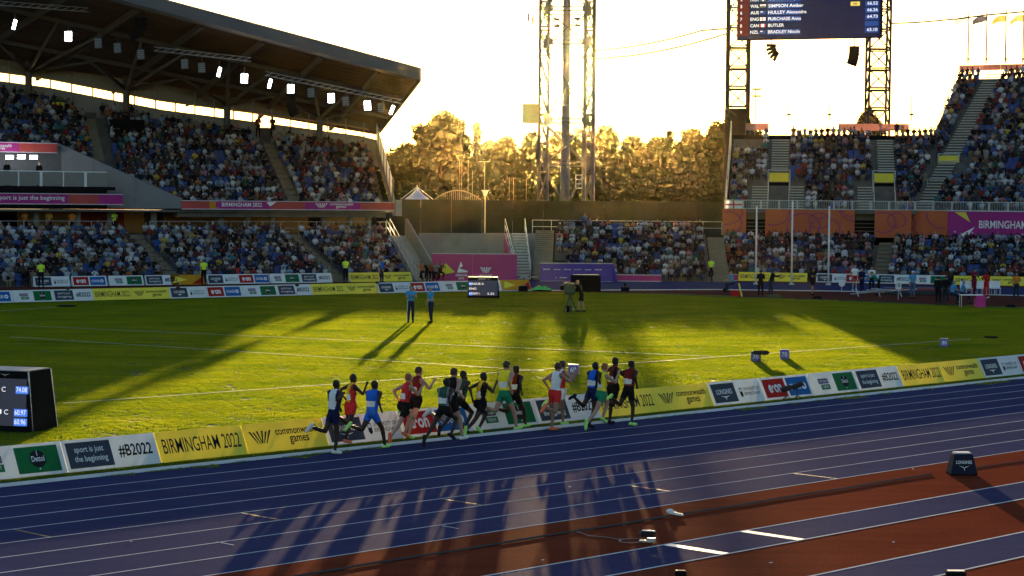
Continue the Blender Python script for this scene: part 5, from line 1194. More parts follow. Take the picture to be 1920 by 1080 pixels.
b = P(909, 437, 178); lp = thing('street_lamp', 'slender lamp post with a pale cone head behind the concrete wall', 'lamp', (b.x, 178, 0)); zt_ = hgt(909, 367, 178)
MB().tube((0, 0, 0), (0, 0, zt_), .06, .04, n=8).build('post', GALV, lp); MB().tube((0, 0, zt_), (0, 0, zt_+.42), .10, .26, n=12).build('lamp_shade', pm('lamp_opal', (.8, .8, .76), .4, transl=.5), lp); MB().tube((0, 0, zt_+.42), (0, 0, zt_+.48), .33, n=12).build('lamp_cap', GALV, lp)
# ---- floodlights, unlit louvre units and trusses under the grandstand roof
LAMP_ON = pm('lit_lamp_face', (.9, .92, 1.0), .4, 0, emit=9.0, ecol=(.95, .97, 1.0))
def roof_lamp(label, x, y, lit, tilt, D, w=.46, h=.66):
    p = P(x, y, D); r_ = thing('floodlight', label, 'floodlight', p, 'floodlights under the grandstand roof' if lit else 'unlit louvred floodlights under the roof'); az = -math.atan2(p.x, p.y)+(.9 if abs(tilt) > .2 else 0)*0
    ww = w*(.45 if abs(tilt) > .2 else 1); X = Vector((1, 0, 0)); Z = Vector((math.sin(tilt), 0, math.cos(tilt))); X = Vector((math.cos(tilt), 0, -math.sin(tilt)))
    MB().box((0, .1, 0), (ww+.06, .18, h+.06), ax=(X, Vector((0, 1, 0)), Z)).build('housing', DSTEEL, r_)
    MB().box((0, 0, 0), (ww, .02, h), ax=(X, Vector((0, 1, 0)), Z)).build('lamp_face', LAMP_ON if lit else pm('dull_lens', (.10, .11, .13), .3, .1), r_)
    if not lit:
        for k in range(5): MB().box(Z*(-h/2+h*(k+.5)/5)-Vector((0, .05, 0)), (ww, .08, .035), ax=(X, Vector((0, 1, 0)), Z)).build('louvre', pm('pale_louvre', (.28, .30, .34), .4), r_)
    MB().tube((0, .1, h/2), (0, .1, h/2+.5), .03).build('bracket', DSTEEL, r_)
LIT = [(27, 46, .25), (128, 68, 0), (411, 135, .25), (458, 147, .05), (506, 157, .25), (545, 167, 0), (621, 184, -.04), (689, 198, -.06), (735, 206, .35)]
for k, (x, y, t) in enumerate(LIT): roof_lamp('lit white floodlight under the grandstand roof, %s from left' % nth(k), x, y, True, t, lerp(143, 156, x/740))
for k, (x, y) in enumerate(((184, 81), (220, 90), (264, 102), (346, 120), (378, 127), (583, 174), (648, 190), (714, 202))): roof_lamp('unlit louvred floodlight under the grandstand roof, %s from left' % nth(k), x, y, False, -.05, lerp(144, 157, x/740))
for k, ((x0, y0), (x1, y1)) in enumerate((((-20, 8), (165, 22)), ((288, 95), (470, 115)), ((497, 141), (752, 194)))):
    a, b = P(x0, y0, lerp(143, 156, max(0, x0)/740)+.5), P(x1, y1, lerp(143, 156, x1/740)+.5); mb = MB(a); d = (b-a); n = max(6, int(d.length/.6))
    offs = [Vector((0, 0, 0)), Vector((0, .3, 0)), Vector((0, .15, .28))]
    for o_ in offs: mb.tube(a+o_, b+o_, .028, n=5)
    for i in range(n):
        p, q = a.lerp(b, i/n), a.lerp(b, (i+1)/n); mb.tube(p+offs[0], q+offs[2], .014, n=4); mb.tube(p+offs[1], q+offs[2], .014, n=4); mb.tube(p+offs[0], q+offs[1], .014, n=4)
    o = mb.build('lighting_truss', GALV); o.location = a; tag(o, ('lighting truss at the left edge under the roof', 'lighting truss in the middle under the roof', 'long lighting truss near the roof end')[k], 'truss', 'trusses under the grandstand roof')
for k, (x, y) in enumerate(((18, 295), (40, 294), (63, 295))):
    p = P(x, y, LS.pt(-25, 14).y); o = MB().box((0, 0, 0), (.55, .06, .27)).build('studio_lamp', LAMP_ON); o.location = p; tag(o, 'lit studio lamp in the media gallery, %s from left' % nth(k), 'lamp', 'studio lamps in the media gallery')
# ================================================================ RUNNERS
HEAD_RUN = math.atan2(TR.y, TR.x)
POSES = {
 'stance_l': dict(lean=8, twist=14, legR=(4, 16, -6), legL=(-26, 88, 25), armL=(42, 92, 14), armR=(-56, 92, 20)),
 'stance_r': dict(lean=8, twist=-14, legL=(6, 18, -6), legR=(-22, 96, 25), armR=(42, 92, 14), armL=(-56, 92, 20)),
 'push_r': dict(lean=11, twist=-18, legR=(-36, 12, 42), legL=(58, 82, 0), armR=(46, 96, 14), armL=(-62, 88, 22)),
 'push_l': dict(lean=11, twist=18, legL=(-36, 12, 42), legR=(58, 82, 0), armL=(46, 96, 14), armR=(-62, 88, 22)),
 'land_r': dict(lean=6, twist=15, legR=(30, 22, 2), legL=(-32, 78, 25), armL=(34, 94, 14), armR=(-50, 92, 20)),
 'land_l': dict(lean=6, twist=-15, legL=(30, 22, 2), legR=(-32, 78, 25), armR=(34, 94, 14), armL=(-50, 92, 20)),
}
K = cloth
NEON = K('neon_green', (.42, .85, .22)); CORAL = K('coral', (.85, .18, .09)); WSHOE = K('white_shoe', (.72, .70, .66)); DSHOE = K('dark_shoe', (.02, .02, .025))
BLK = K('black', (.010, .010, .011)); NAVY = K('navy', (.012, .016, .06)); WHT = K('white', (.74, .74, .74)); REDV = K('red', (.60, .03, .03)); ROY = K('royal', (.015, .13, .60)); YEL = K('yellow', (.92, .74, .03)); GRN = K('bottle_green', (.02, .22, .11)); DGRN = K('dark_green', (.03, .085, .05)); GOLD = K('gold', (.78, .48, .02)); MARV = K('dark_red', (.16, .02, .016)); GREY = K('grey', (.2, .21, .22))
RUN = [ # x, y of the ground under the hips, height, pose, look, label
 (625, 852, 1.70, 'stance_l', dict(skin=0, hair='black', top=WHT, panel=NAVY, bottom=NAVY, shoe=WSHOE), 'runner in white and navy vest and navy shorts at the tail of the pack'),
 (657, 834, 1.68, 'stance_r', dict(skin=0, hair='black', top=GOLD, panel=REDV, bottom=REDV, shoe=CORAL), 'runner in gold and red vest with red shorts, second from the tail'),
 (697, 842, 1.70, 'land_r', dict(skin=0, hair='black', top=ROY, bottom=ROY, shoe=NEON), 'runner all in royal blue with neon green shoes'),
 (757, 831, 1.74, 'push_r', dict(skin=3, hair='ginger', top=REDV, bottom=BLK, bottom_len=.72, shoe=CORAL), 'pale runner in red vest and long black shorts striding off'),
 (779, 825, 1.77, 'stance_r', dict(skin=3, hair='brown', top=MARV, bottom=BLK, shoe=NEON), 'pale runner in dark red vest partly hidden behind the red-vested runner'),
 (831, 836, 1.68, 'push_l', dict(skin=0, hair='black', top=DGRN, panel=GREY, bottom=BLK, shoe=DSHOE), 'runner in green and grey vest and black shorts nearest the camera'),
 (845, 826, 1.83, 'land_r', dict(skin=3, hair='brown', top=BLK, bottom=BLK, shoe=WSHOE), 'tall pale runner in black vest and black shorts'),
 (862, 817, 1.72, 'push_l', dict(skin=0, hair='black', top=DGRN, bottom=BLK, shoe=DSHOE), 'runner in dark green vest half hidden behind the black-vested runner'),
 (900, 817, 1.74, 'push_r', dict(skin=0, hair='black', top=GOLD, panel=BLK, bottom=BLK, bottom_len=.6, shoe=NEON), 'runner in gold and black vest with long black shorts in mid-stride'),
 (945, 808, 1.85, 'land_r', dict(skin=3, hair='brown', top=YEL, bottom=GRN, shoe=NEON), 'tall pale runner in yellow vest and green shorts in the middle of the pack'),
 (964, 803, 1.70, 'land_r', dict(skin=0, hair='black', top=MARV, panel=BLK, bottom=BLK, shoe=NEON), 'runner in dark red hidden behind the tall yellow-vested runner'),
 (1049, 800, 1.78, 'land_l', dict(skin=2, hair='brown', top=WHT, panel=REDV, bottom=WHT, shoe=NEON), 'runner in white vest with red side beyond the red-shorted runner'),
 (1040, 809, 1.75, 'stance_r', dict(skin=2, hair='brown', top=WHT, bottom=REDV, shoe=CORAL), 'runner in white vest and red shorts with coral shoes'),
 (1110, 803, 1.69, 'stance_l', dict(skin=0, hair='black', top=ROY, panel=NAVY, bottom=NAVY, shoe=DSHOE), 'runner in blue vest and navy shorts behind the leading yellow vest'),
 (1125, 804, 1.80, 'push_r', dict(skin=3, hair='ginger', top=YEL, bottom=GRN, shoe=NEON), 'ginger-haired runner in yellow vest and green shorts near the front'),
 (1149, 797, 1.77, 'stance_r', dict(skin=0, hair='black', top=MARV, panel=BLK, bottom=BLK, bottom_len=.6, shoe=DSHOE), 'runner in dark red and black kit, second from the front'),
 (1178, 799, 1.71, 'stance_l', dict(skin=0, hair='black', top=MARV, bottom=BLK, bottom_len=.6, shoe=NEON), 'leading runner in dark red vest and black shorts'),
]
rr_ = random.Random(4)
for x, y, h, ps, lk, lb_ in RUN:
    ps = dict(POSES[ps]); ps['lean'] += rr_.uniform(-3, 3); ps['armL'] = tuple(a+rr_.uniform(-9, 9) for a in ps['armL']); ps['armR'] = tuple(a+rr_.uniform(-9, 9) for a in ps['armR']); ps['head'] = rr_.uniform(-8, 8)
    for k_ in ('legL', 'legR'): ps[k_] = tuple(a+rr_.uniform(-7, 7) for a in ps[k_][:2])+ps[k_][2:]
    make_person(lb_, ps, lk, G(x, y), HEAD_RUN+rr_.uniform(-.06, .06), h*1.03, .0155, .02, 'runners on the home straight', bulk=1.06)
# ================================================================ PEOPLE ON THE INFIELD AND BEYOND
def face_cam(p, turn=0): return math.atan2(-p.y, -p.x)+R(turn)
SKYB = K('sky_blue', (.06, .30, .55)); DNAVY = K('dark_navy', (.02, .028, .055)); LIME = pm('cloth_lime', (.55, .85, .04), .7, .05); ORNG = K('orange', (.62, .20, .03)); KHAKI = K('khaki', (.3, .24, .16)); TEAL = K('teal_green', (.02, .22, .16)); TRED = K('track_red', (.5, .02, .02))
def stand_person(x, y, label, look, pose=0, turn=0, h=1.76, group=None, vox=.024, z=0.0, D=None, lift=0.0, bulk=1.05):
    p = G(x, y, z) if D is None else P(x, y, D)
    ps = pose if isinstance(pose, dict) else STANDP[pose]
    return make_person(label, ps, look, p, face_cam(p, turn), h, vox, lift, group, bulk, 2)
stand_person(770, 605, 'bearded official in light blue shirt and navy trousers holding a thin pole on the lawn', dict(skin=3, hair='brown', top=SKYB, sleeve=1, bottom=DNAVY, bottom_len=1, shoe=BLK), 1, 10, 1.80, vox=.02)
stand_person(808, 605, 'grey-haired official in light blue shirt turning away on the lawn', dict(skin=3, hair='grey', top=SKYB, sleeve=1, bottom=DNAVY, bottom_len=1, shoe=BLK), 2, -55, 1.74, vox=.02)
q = G(767, 605); o = MB().tube((0, 0, 0), (.06, 0, 1.15), .012, n=6).build('measuring_pole', WHITEP); o.location = q+Vector((-.12, -.18, 0)); tag(o, 'thin pale pole held upright by the bearded official', 'pole')
CAMP = dict(lean=18, nod=10, legL=(18, 18, 0), legR=(-6, 6, 0), armL=(60, 55, 8), armR=(62, 50, 8))
stand_person(1090, 585.5, 'camera operator in black shirt and shorts bent to the covered camera on the lawn', dict(skin=3, hair='fair', top=BLK, sleeve=1, bottom=BLK, bottom_len=.85, shoe=DSHOE), CAMP, -95, 1.76, vox=.022)
FP = [
 (1426, 558, 'camera operator in long black coat filming at the vault area', dict(skin=3, hair='black', top=BLK, sleeve=2, bottom=BLK, bottom_len=1, shoe=BLK), 1, 180),
 (1444, 557, 'second crew member in black crouching over a tripod camera', dict(skin=3, hair='brown', top=BLK, sleeve=2, bottom=DNAVY, bottom_len=1, shoe=BLK), CAMP, 100),
 (1523, 553, 'photographer in black shirt and shorts at the edge of the blue track', dict(skin=2, hair='black', top=BLK, sleeve=1, bottom=BLK, bottom_len=.8, shoe=BLK), 1, 60),
 (1602, 545, 'vaulter in white vest and red shorts', dict(skin=3, hair='fair', top=WHT, sleeve=1, bottom=TRED, bottom_len=.6, shoe=WSHOE), 0, 20),
 (1616, 552, 'athlete in navy tracksuit beside the white-vested vaulter', dict(skin=3, hair='black', top=NAVY, sleeve=2, bottom=NAVY, bottom_len=1, shoe=BLK), 2, -30),
 (1634, 548, 'athlete in white and black near the vault bar', dict(skin=2, hair='black', top=WHT, sleeve=1, bottom=BLK, bottom_len=1, shoe=BLK), 0, 0),
 (1647, 554, 'athlete in teal green top bending forward', dict(skin=3, hair='brown', top=TEAL, sleeve=2, bottom=BLK, bottom_len=1, shoe=BLK), dict(lean=48, legL=(14, 20, 0), legR=(-4, 8, 0), armL=(60, 20, 8), armR=(50, 25, 8)), -80),
 (1711, 560, 'official in bright blue top and white cap walking at the vault area', dict(skin=3, top=SKYB, sleeve=1, bottom=K('slate_blue', (.07, .11, .2)), bottom_len=1, cap=WHT, shoe=BLK), 2, -20),
 (1759, 573, 'tall person in black near the pink table', dict(skin=3, hair='black', top=BLK, sleeve=2, bottom=BLK, bottom_len=1, shoe=BLK), 0, 170),
 (1773, 572, 'person in dark coat standing just left of the pink table', dict(skin=3, hair='brown', top=BLK, sleeve=2, bottom=DNAVY, bottom_len=1, shoe=BLK), 1, 150),
 (1826, 553, 'official in maroon top and cap behind the white chairs', dict(skin=2, cap=NAVY, top=K('maroon', (.16, .015, .03)), sleeve=2, bottom=K('maroon', (.16, .015, .03)), bottom_len=1, shoe=BLK), 1, 30),
 (1849, 559, 'coach in bright red tracksuit beside the white chairs', dict(skin=0, hair='black', top=TRED, sleeve=2, bottom=TRED, bottom_len=1, shoe=WSHOE), 1, -40),
 (1905, 563, 'helper in orange bib at the right edge beyond the lawn', dict(skin=2, hair='black', top=ORNG, sleeve=1, bottom=DNAVY, bottom_len=1, shoe=BLK), 2, 0),
 (897, 523, 'dark figure on the left in front of the pink wall', dict(skin=2, hair='black', top=BLK, sleeve=2, bottom=BLK, bottom_len=1, shoe=BLK), 1, 20),
 (935, 523, 'dark figure on the right in front of the pink wall', dict(skin=1, hair='black', top=K('brown', (.06, .035, .02)), sleeve=2, bottom=BLK, bottom_len=1, shoe=BLK), 0, -10),
 (1333, 527, 'steward in lime vest standing at the foot of the middle aisle', dict(skin=3, hair='black', top=LIME, sleeve=1, bottom=BLK, bottom_len=1, shoe=BLK), 0, 10),
 (77, 540, 'steward in lime vest by the first boards under the roofed stand', dict(skin=3, hair='black', top=LIME, sleeve=1, bottom=BLK, bottom_len=1, shoe=BLK), 2, 200),
 (382, 534, 'steward in lime vest between the board rows under the roofed stand', dict(skin=3, hair='brown', top=LIME, sleeve=1, bottom=BLK, bottom_len=1, shoe=BLK), 0, 180),
 (648, 530, 'steward in lime vest left of the yellow boards under the roofed stand', dict(skin=3, hair='brown', top=LIME, sleeve=1, bottom=BLK, bottom_len=1, shoe=BLK), 1, 180),
 (716, 530, 'official in blue walking past the yellow boards', dict(skin=3, hair='brown', top=ROY, sleeve=2, bottom=DNAVY, bottom_len=1, shoe=BLK), 2, 80),
 (445, 531, 'photographer in dark clothes at the boards under the roofed stand', dict(skin=3, hair='black', top=BLK, sleeve=2, bottom=REDV, bottom_len=1, shoe=BLK), 1, 90),
]
for x, y, lb_, lk, ps, tn_ in FP: stand_person(x, y, lb_, lk, ps, tn_, group='people beyond the lawn')
SITP = dict(SIT[0]); SITP['lean'] = 10
for k, (x, y, c, nm) in enumerate(((792, 527, ORNG, 'orange'), (801, 528, BLK, 'black'), (809, 527.5, K('rust', (.35, .10, .03)), 'rust'), (817, 528.5, GREY, 'grey'), (825, 528, BLK, 'black bag-carrying'))):
    stand_person(x, y, 'photographer in %s vest crouched left of the pink wall, %s from left' % (nm, nth(k)), dict(skin=2, hair='black', top=c, sleeve=1, bottom=BLK, bottom_len=1, shoe=BLK), dict(lean=18, legL=(80, 110, 0), legR=(20, 95, 0), armL=(60, 70, 5), armR=(58, 72, 5)), 15*k-30, 1.7, 'photographers by the pink wall')
for k, (x, y, c) in enumerate(((1785, 569, SKYB), (1803, 568, SKYB), (1373, 547, SKYB))):
    stand_person(x, y, ('official in blue seated at the left end of the pink table', 'official in blue seated close to the pink table', 'official in blue seated left of the flagpoles')[k], dict(skin=3, hair='grey', top=c, sleeve=1, bottom=DNAVY, bottom_len=1, shoe=BLK), SITP, (120, 100, -60)[k], 1.75, 'seated officials')
for k, (u, c, tn_) in enumerate(((-30.2, K('brown', (.06, .035, .02)), 0), (-28.9, ROY, 25), (-26.0, BLK, -20), (-23.6, BLK, 30))):
    p = LS.pt(u, 13.4, 6.75); make_person(('presenter in brown at the left edge of the media gallery', 'presenter in bright blue standing in the media gallery', 'technician in black at a camera in the media gallery', 'technician in black at the right of the media gallery')[k], STANDP[k % 3], dict(skin=3, hair='black', top=c, sleeve=2, bottom=BLK, bottom_len=1, shoe=BLK), p, face_cam(p, tn_), 1.76, .026, 0, 'people in the media gallery', 1.05, 2)
for k, (u, c, nm) in enumerate(((-3.0, MARV, 'maroon'), (-1.7, BLK, 'black'))):
    p = LS.pt(u, 20.1, 11.0-.1); make_person('standing spectator in %s at the gap in the upper rear wall' % nm, STANDP[k], dict(skin=2, hair='black', top=c, sleeve=2, bottom=BLK, bottom_len=1, shoe=BLK), p, face_cam(p), 1.76, .028, 0, 'people at the rear gap', 1.05, 2)
for k, (u, c, nm) in enumerate(((-25.7, ORNG, 'orange'), (-23.9, K('amber', (.5, .25, .05)), 'amber'), (-22.2, ORNG, 'orange'), (-19.0, LIME, 'lime'))):
    p = LS.pt(u, 10.4, 3.25); make_person('steward in %s bib on the lower concourse, %s from left' % (nm, nth(k)), STANDP[(k+1) % 3], dict(skin=2, hair='black', top=c, sleeve=1, bottom=BLK, bottom_len=1, shoe=BLK), p, face_cam(p, 20*k-30), 1.75, .028, 0, 'stewards on the concourse', 1.05, 2)
# ================================================================ EQUIPMENT ON THE LAWN, TRACK AND BEYOND
SLED = emis('board_slate', (.022, .026, .040), .9); SLEDB = emis('board_blue', (.05, .16, .60), .9)
def score_box(label, corner, az, w, h, dp, rows, brand):
    """trapezoid field scoreboard; corner = front right foot, az = heading of its front edge to the right"""
    F = Frame(corner, az); root = thing('field_scoreboard', label, 'scoreboard', corner, 'field scoreboards'); L = root.location; t = .10
    MB(L).hexa([F.pt(-w, 0, .02), F.pt(0, 0, .02), F.pt(0, dp, .02), F.pt(-w, dp, .02), F.pt(-w+t*.4, t, h), F.pt(-t*1.1, t, h), F.pt(-t*1.1, dp-t*2, h), F.pt(-w+t*.4, dp-t*2, h)]).build('cabinet', BLACK, root, bevel=.02)
    MB(L).hexa([F.pt(-w+.02, t*.9, h+.005), F.pt(-t*1.2, t*.9, h+.005), F.pt(-t*1.2, dp-.25, h+.005), F.pt(-w+.02, dp-.25, h+.005), F.pt(-w+.02, t*.9, h+.03), F.pt(-t*1.2, t*.9, h+.03), F.pt(-t*1.2, dp-.25, h+.03), F.pt(-w+.02, dp-.25, h+.03)]).build('top_cover', pm('grey_cover', (.2, .22, .25), .5), root)
    ey = (F.v*t+UP*h).normalized(); ex = F.u; org = F.pt(-w, 0, .02)-F.v*.004
    mb = MB(L); put_rect(mb, org, ex, ey, .06, .14, w-.20, h-.34, off=.004); d = mb.build('display', SLED, root)
    for y, bx0, bw, items in rows:
        if bw: mb = MB(L); put_rect(mb, org, ex, ey, bx0, y-.03, bw, .19, off=.008); mb.build('value_bar', SLEDB, d)
        for x, tw_, s_ in items: mb = MB(L); put_text(mb, s_, org, ex, ey, x, y+.01, tw_*.94, .125, off=.012, bold=0); mb.build('lettering', SC_W, d)
    mb = MB(L); put_text(mb, 'LONGINES', org, ex, ey, w*.5-.32, h-.15, .42, .085, off=.008, bold=0)
    put_poly(mb, org, ex, ey, [(w*.5+.14, h-.08), (w*.5+.28, h-.12), (w*.5+.42, h-.08), (w*.5+.30, h-.10), (w*.5+.28, h-.15), (w*.5+.26, h-.10)], off=.008); mb.build('maker_lettering', WINK, root)
    for (a, b) in ((F.pt(-.02, dp*.1, .03), F.pt(-t*1.1, t, h)), (F.pt(-.02, dp-.02, .03), F.pt(-t*1.1, dp-.2, h))): MB(L).bar(a, b, .035).build('sunlit_edge_trim', pm('sunlit_edge_white', (.6, .6, .6), .5), root)  # white bars on the right edges, sunlight on them put into the colour
    return root
score_box('black field scoreboard with blue-lit marks cut by the left edge', G(57, 812), 106, 2.1, 1.55, 1.45,
          [(1.0, 1.65, .36, [(1.25, .12, 'C'), (1.67, .32, '74.08')]), (.42, 1.62, .38, [(1.15, .12, 'J'), (1.34, .12, 'C'), (1.64, .34, '60.97')]), (.18, 1.62, .38, [(1.64, .34, '60.96')])], 1)
score_box('black field scoreboard with three lit lines at the far edge of the lawn', G(937, 559.5), 88, 1.98, 1.28, .95,
          [(.80, .08, .17, [(.10, .95, 'HAGUE A')]), (.50, 0, 0, [(.10, .46, 'ENG')]), (.19, .08, .2, [(.10, .68, 'ATTEMPT 1'), (1.22, .44, '5.25')])], 1)
F_ = Frame(G(937, 559.5), 88); mb = MB(); 
# distance marker boxes
MARK = pm('violet_marker', (.16, .12, .36), .6, .08)
def marker(label, x, y, s, num, tilt=0.0):
    p = G(x, y); r_ = thing('distance_marker', label, 'marker', p, 'distance markers along the field line', rz=-.15)
    MB().hexa([(-s/2, -s*.45, 0), (s/2, -s*.45, 0), (s/2, s*.45, 0), (-s/2, s*.45, 0), (-s/2, -s*.18, s), (s/2, -s*.18, s), (s/2, s*.30, s), (-s/2, s*.30, s)]).build('block', MARK, r_, bevel=.012)
    MB().hexa([(-s/2+.01, -s*.17, s+.003), (s/2-.01, -s*.17, s+.003), (s/2-.01, s*.28, s+.003), (-s/2+.01, s*.28, s+.003), (-s/2+.01, -s*.17, s+.012), (s/2-.01, -s*.17, s+.012), (s/2-.01, s*.28, s+.012), (-s/2+.01, s*.28, s+.012)]).build('top_plate', pm('pale_plate', (.65, .65, .7), .4), r_)
    mb = MB(); ey = Vector((0, s*.27, s)).normalized(); put_text(mb, num, Vector((-s/2, -s*.45, 0)), Vector((1, 0, 0)), ey, s*.2, s*.28, s*.6, s*.5, off=.006); mb.build('number', WINK, r_)
marker('violet marker block just beyond the white-vested runners', 1075.5, 702, .34, '60'); marker('low violet marker block under a furry microphone', 1417, 677, .36, '70'); marker('violet and white marker block right of the furry microphone', 1471, 673, .36, '70'); marker('violet marker block furthest to the right on the field line', 1770, 650, .34, '80')
FUR = pm('furry_windshield', (.045, .035, .028), .95, .4, 30, bump=1.0, bscale=60)
def mic(label, foot, a, b, stand=True):
    r_ = thing('microphone', label, 'microphone', foot, 'furry effects microphones'); A, B = Vector(a), Vector(b); mb = MB(); n = 9
    for i in range(n):
        t0, t1 = i/n, (i+1)/n; rr = lambda t: .085*math.sqrt(max(.06, 1-(2*t-1)**6)); mb.tube(A.lerp(B, t0), A.lerp(B, t1), rr(t0), rr(t1), 9)
    mb.build('windshield', FUR, r_, smooth=True)
    m = (A+B)/2; MB().tube((m.x, m.y, 0.05), (m.x, m.y, m.z-.06), .014).build('stand_rod', DSTEEL, r_)
    for k in range(3): MB().tube((m.x, m.y, .14), (m.x+.18*math.cos(k*2.1), m.y+.18*math.sin(k*2.1), 0.0), .01).build('foot', DSTEEL, r_)
mic('long furry microphone on a low stand over the violet marker', G(1430, 679), (-.42, 0, .36), (.26, .05, .36)); 
mm = at_n(1488, 745, 38.02, 0); mic('right furry microphone of the pair at the near boards', mm, (-.06, -.02, .36), (.32, .22, .5)); mic('left furry microphone of the pair at the near boards', mm+Vector((-.12, -.06, 0)), (-.30, -.1, .30), (.06, .02, .40))
for k, (x, y) in enumerate(((127, 564), (334, 562), (557, 556), (707, 550))):
    p = G(x, y+3); r_ = thing('microphone', 'small dark microphone on a stand at the far boards, %s from left' % nth(k), 'microphone', p, 'microphones at the far boards'); MB().tube((0, 0, 0), (0, 0, .72), .012).build('stand_rod', DSTEEL, r_); MB().ball((0, 0, .78), .1, sc3=(1.3, 1, .8)).build('windshield', FUR, r_)
for k, (x, y, w) in enumerate(((1858, 634, .34), (125, 575, .55))):
    p = G(x, y); o = MB().tube((0, 0, .02), (0, 0, .085), w, w*.8, 16).build('sprinkler_cover', BLACK); o.location = p; tag(o, ('dark round cover lying on the right of the lawn', 'dark round cover lying on the far left of the lawn')[k], 'cover', 'round covers on the lawn')
# trackside speaker-like timing box
bx_ = thing('timing_box', 'dark trapezoid box with white lettering on the red runway apron', 'box', G(1803, 889), rz=TRACK_ROT-.75); s = .31
MB().hexa([(-s, -s*.8, .02), (s, -s*.8, .02), (s, s*.8, .02), (-s, s*.8, .02), (-s*.66, -s*.5, .47), (s*.66, -s*.5, .47), (s*.66, s*.5, .47), (-s*.66, s*.5, .47)]).build('shell', pm('navy_shell', (.010, .013, .032), .6, .1, spec=.12), bx_, bevel=.02)
MB().hexa([(-s*.6, -s*.45, .472), (s*.6, -s*.45, .472), (s*.6, s*.45, .472), (-s*.6, s*.45, .472), (-s*.55, -s*.4, .50), (s*.55, -s*.4, .50), (s*.55, s*.4, .50), (-s*.55, s*.4, .50)]).build('lid', pm('pale_lid', (.5, .52, .56), .5, spec=.1), bx_)
mb = MB(); ey = Vector((0, s*.3, .45)).normalized(); put_text(mb, 'LONGINES', Vector((-s, -s*.8, .02)), Vector((1, 0, 0)), ey, s*.42, .24, s*1.15, .075, off=.006); put_poly(mb, Vector((-s, -s*.8, .02)), Vector((1, 0, 0)), ey, [(s*.6, .2), (s, .14), (s*1.4, .2), (s*1.05, .17), (s, .08), (s*.95, .17)], off=.006); mb.build('lettering', WINK, bx_)
mb = MB(); ex2 = Vector((0, 1, 0)); ey2 = Vector((-s*.34, 0, .45)).normalized(); put_text(mb, 'LONGINES', Vector((s, -s*.8, .02)), ex2, ey2, s*.3, .24, s*1.0, .07, off=.006); mb.build('lettering', WINK, bx_)
for x, y in ((-1, -1), (1, -1), (1, 1), (-1, 1)): MB().tube((x*s*.85, y*s*.65, 0), (x*s*.85, y*s*.65, .03), .035).build('foot', BLACK, bx_)
# small camera device, cables, strap and loops on the apron
dv = thing('track_camera', 'small black camera on a silver foot beside the runway line', 'camera', G(1216, 1017), rz=TRACK_ROT-1.1)
MB().box((0, 0, .15), (.24, .11, .11)).build('body', pm('gloss_black', (.01, .011, .014), .25, spec=.6), dv, bevel=.01); MB().tube((-.12, 0, .15), (-.17, 0, .15), .04, n=10).build('lens', DSTEEL, dv); MB().box((.05, 0, .05), (.14, .12, .07)).build('foot', GALV, dv); MB().box((-.06, 0, .02), (.20, .09, .03)).build('base_plate', GALV, dv); MB().box((0, -.01, .212), (.22, .10, .012)).build('top_plate', pm('pale_plate', (.65, .65, .7), .4), dv)
rg = random.Random(9)
def wig(n0, a, b, z, amp=.02, step=.35):
    pts_ = []; s_ = a
    while s_ <= b: pts_.append(trk(s_, n0+amp*math.sin(s_*1.7)+rg.uniform(-.012, .012), z)); s_ += step
    return pts_
CBL = pm('black_cable', (.03, .028, .027), .55, .2, 9.0)
for k, (dn, r) in enumerate(((0, .014), (.05, .010), (-.03, .008))):
    pts_ = wig(25.36+dn, 16, 39.6+k*.1, .02); o = MB(pts_[0]).path(pts_, r, 5).build('cable', CBL); o.location = pts_[0]
    tag(o, ('thick dark cable running along the red apron to the timing box', 'thin cable lying against the thick one on its far side', 'thinnest cable lying against the thick one on its near side')[k], 'cable', 'cables on the red apron')
pts_ = wig(25.3, 40.7, 62, .015, .05); o = MB(pts_[0]).path(pts_, .012, 5).build('cable', CBL); o.location = pts_[0]; tag(o, 'thin cable leaving the timing box towards the right edge', 'cable', 'cables on the red apron')
pts_ = [trk(27.75, 25.34, .02), trk(27.6, 24.9, .012), trk(27.7, 24.5, .012), trk(27.68, 24.28, .012)]+[trk(27.75+.26*math.sin(t*.5), 24.1+.2*math.cos(t*.5)-.1, .014) for t in range(0, 14)]; o = MB(pts_[0]).path(pts_, .008, 5).build('cable', pm('grey_cable', (.25, .22, .2), .5)); o.location = pts_[0]; tag(o, 'coiled end of a thin grey cable beside the track camera', 'cable')
o = MB(); a = G(1256, 966); b = G(1281, 970); o.bar(a+UP*.03, b+UP*.03, .07, .05); o.ball(a+UP*.05, .07, sc3=(1.2, .8, .8)); o = MB(); d_ = (b-a); o.hexa([(-.02, -.05, .035), (d_.x, d_.y-.04, .03), (d_.x, d_.y+.04, .03), (0, .06, .035), (-.02, -.04, .09), (d_.x, d_.y-.03, .06), (d_.x, d_.y+.03, .06), (0, .05, .09)]); o.ball((0, 0, .075), .065, sc3=(1.2, .9, .8)); o = o.build('cable_strap', pm('white_strap', (.72, .72, .72), .5)); o.location = a; tag(o, 'white tape wrap on the dark cable', 'tape')
for k, (x, y, w) in enumerate(((1276, 1084, .13), (1792, 1084, .22))):
    r_ = thing('sensor_box', ('small black device cut by the bottom edge near the middle', 'black device with pale top cut by the bottom edge at right')[k], 'device', G(x, y), 'devices at the bottom edge'); MB().box((0, 0, .06), (w*1.4, w*.8, .11)).build('case', BLACK, r_, bevel=.015); MB().box((0, 0, .122), (w*1.2, w*.6, .012)).build('lid', GALV if k else DSTEEL, r_)
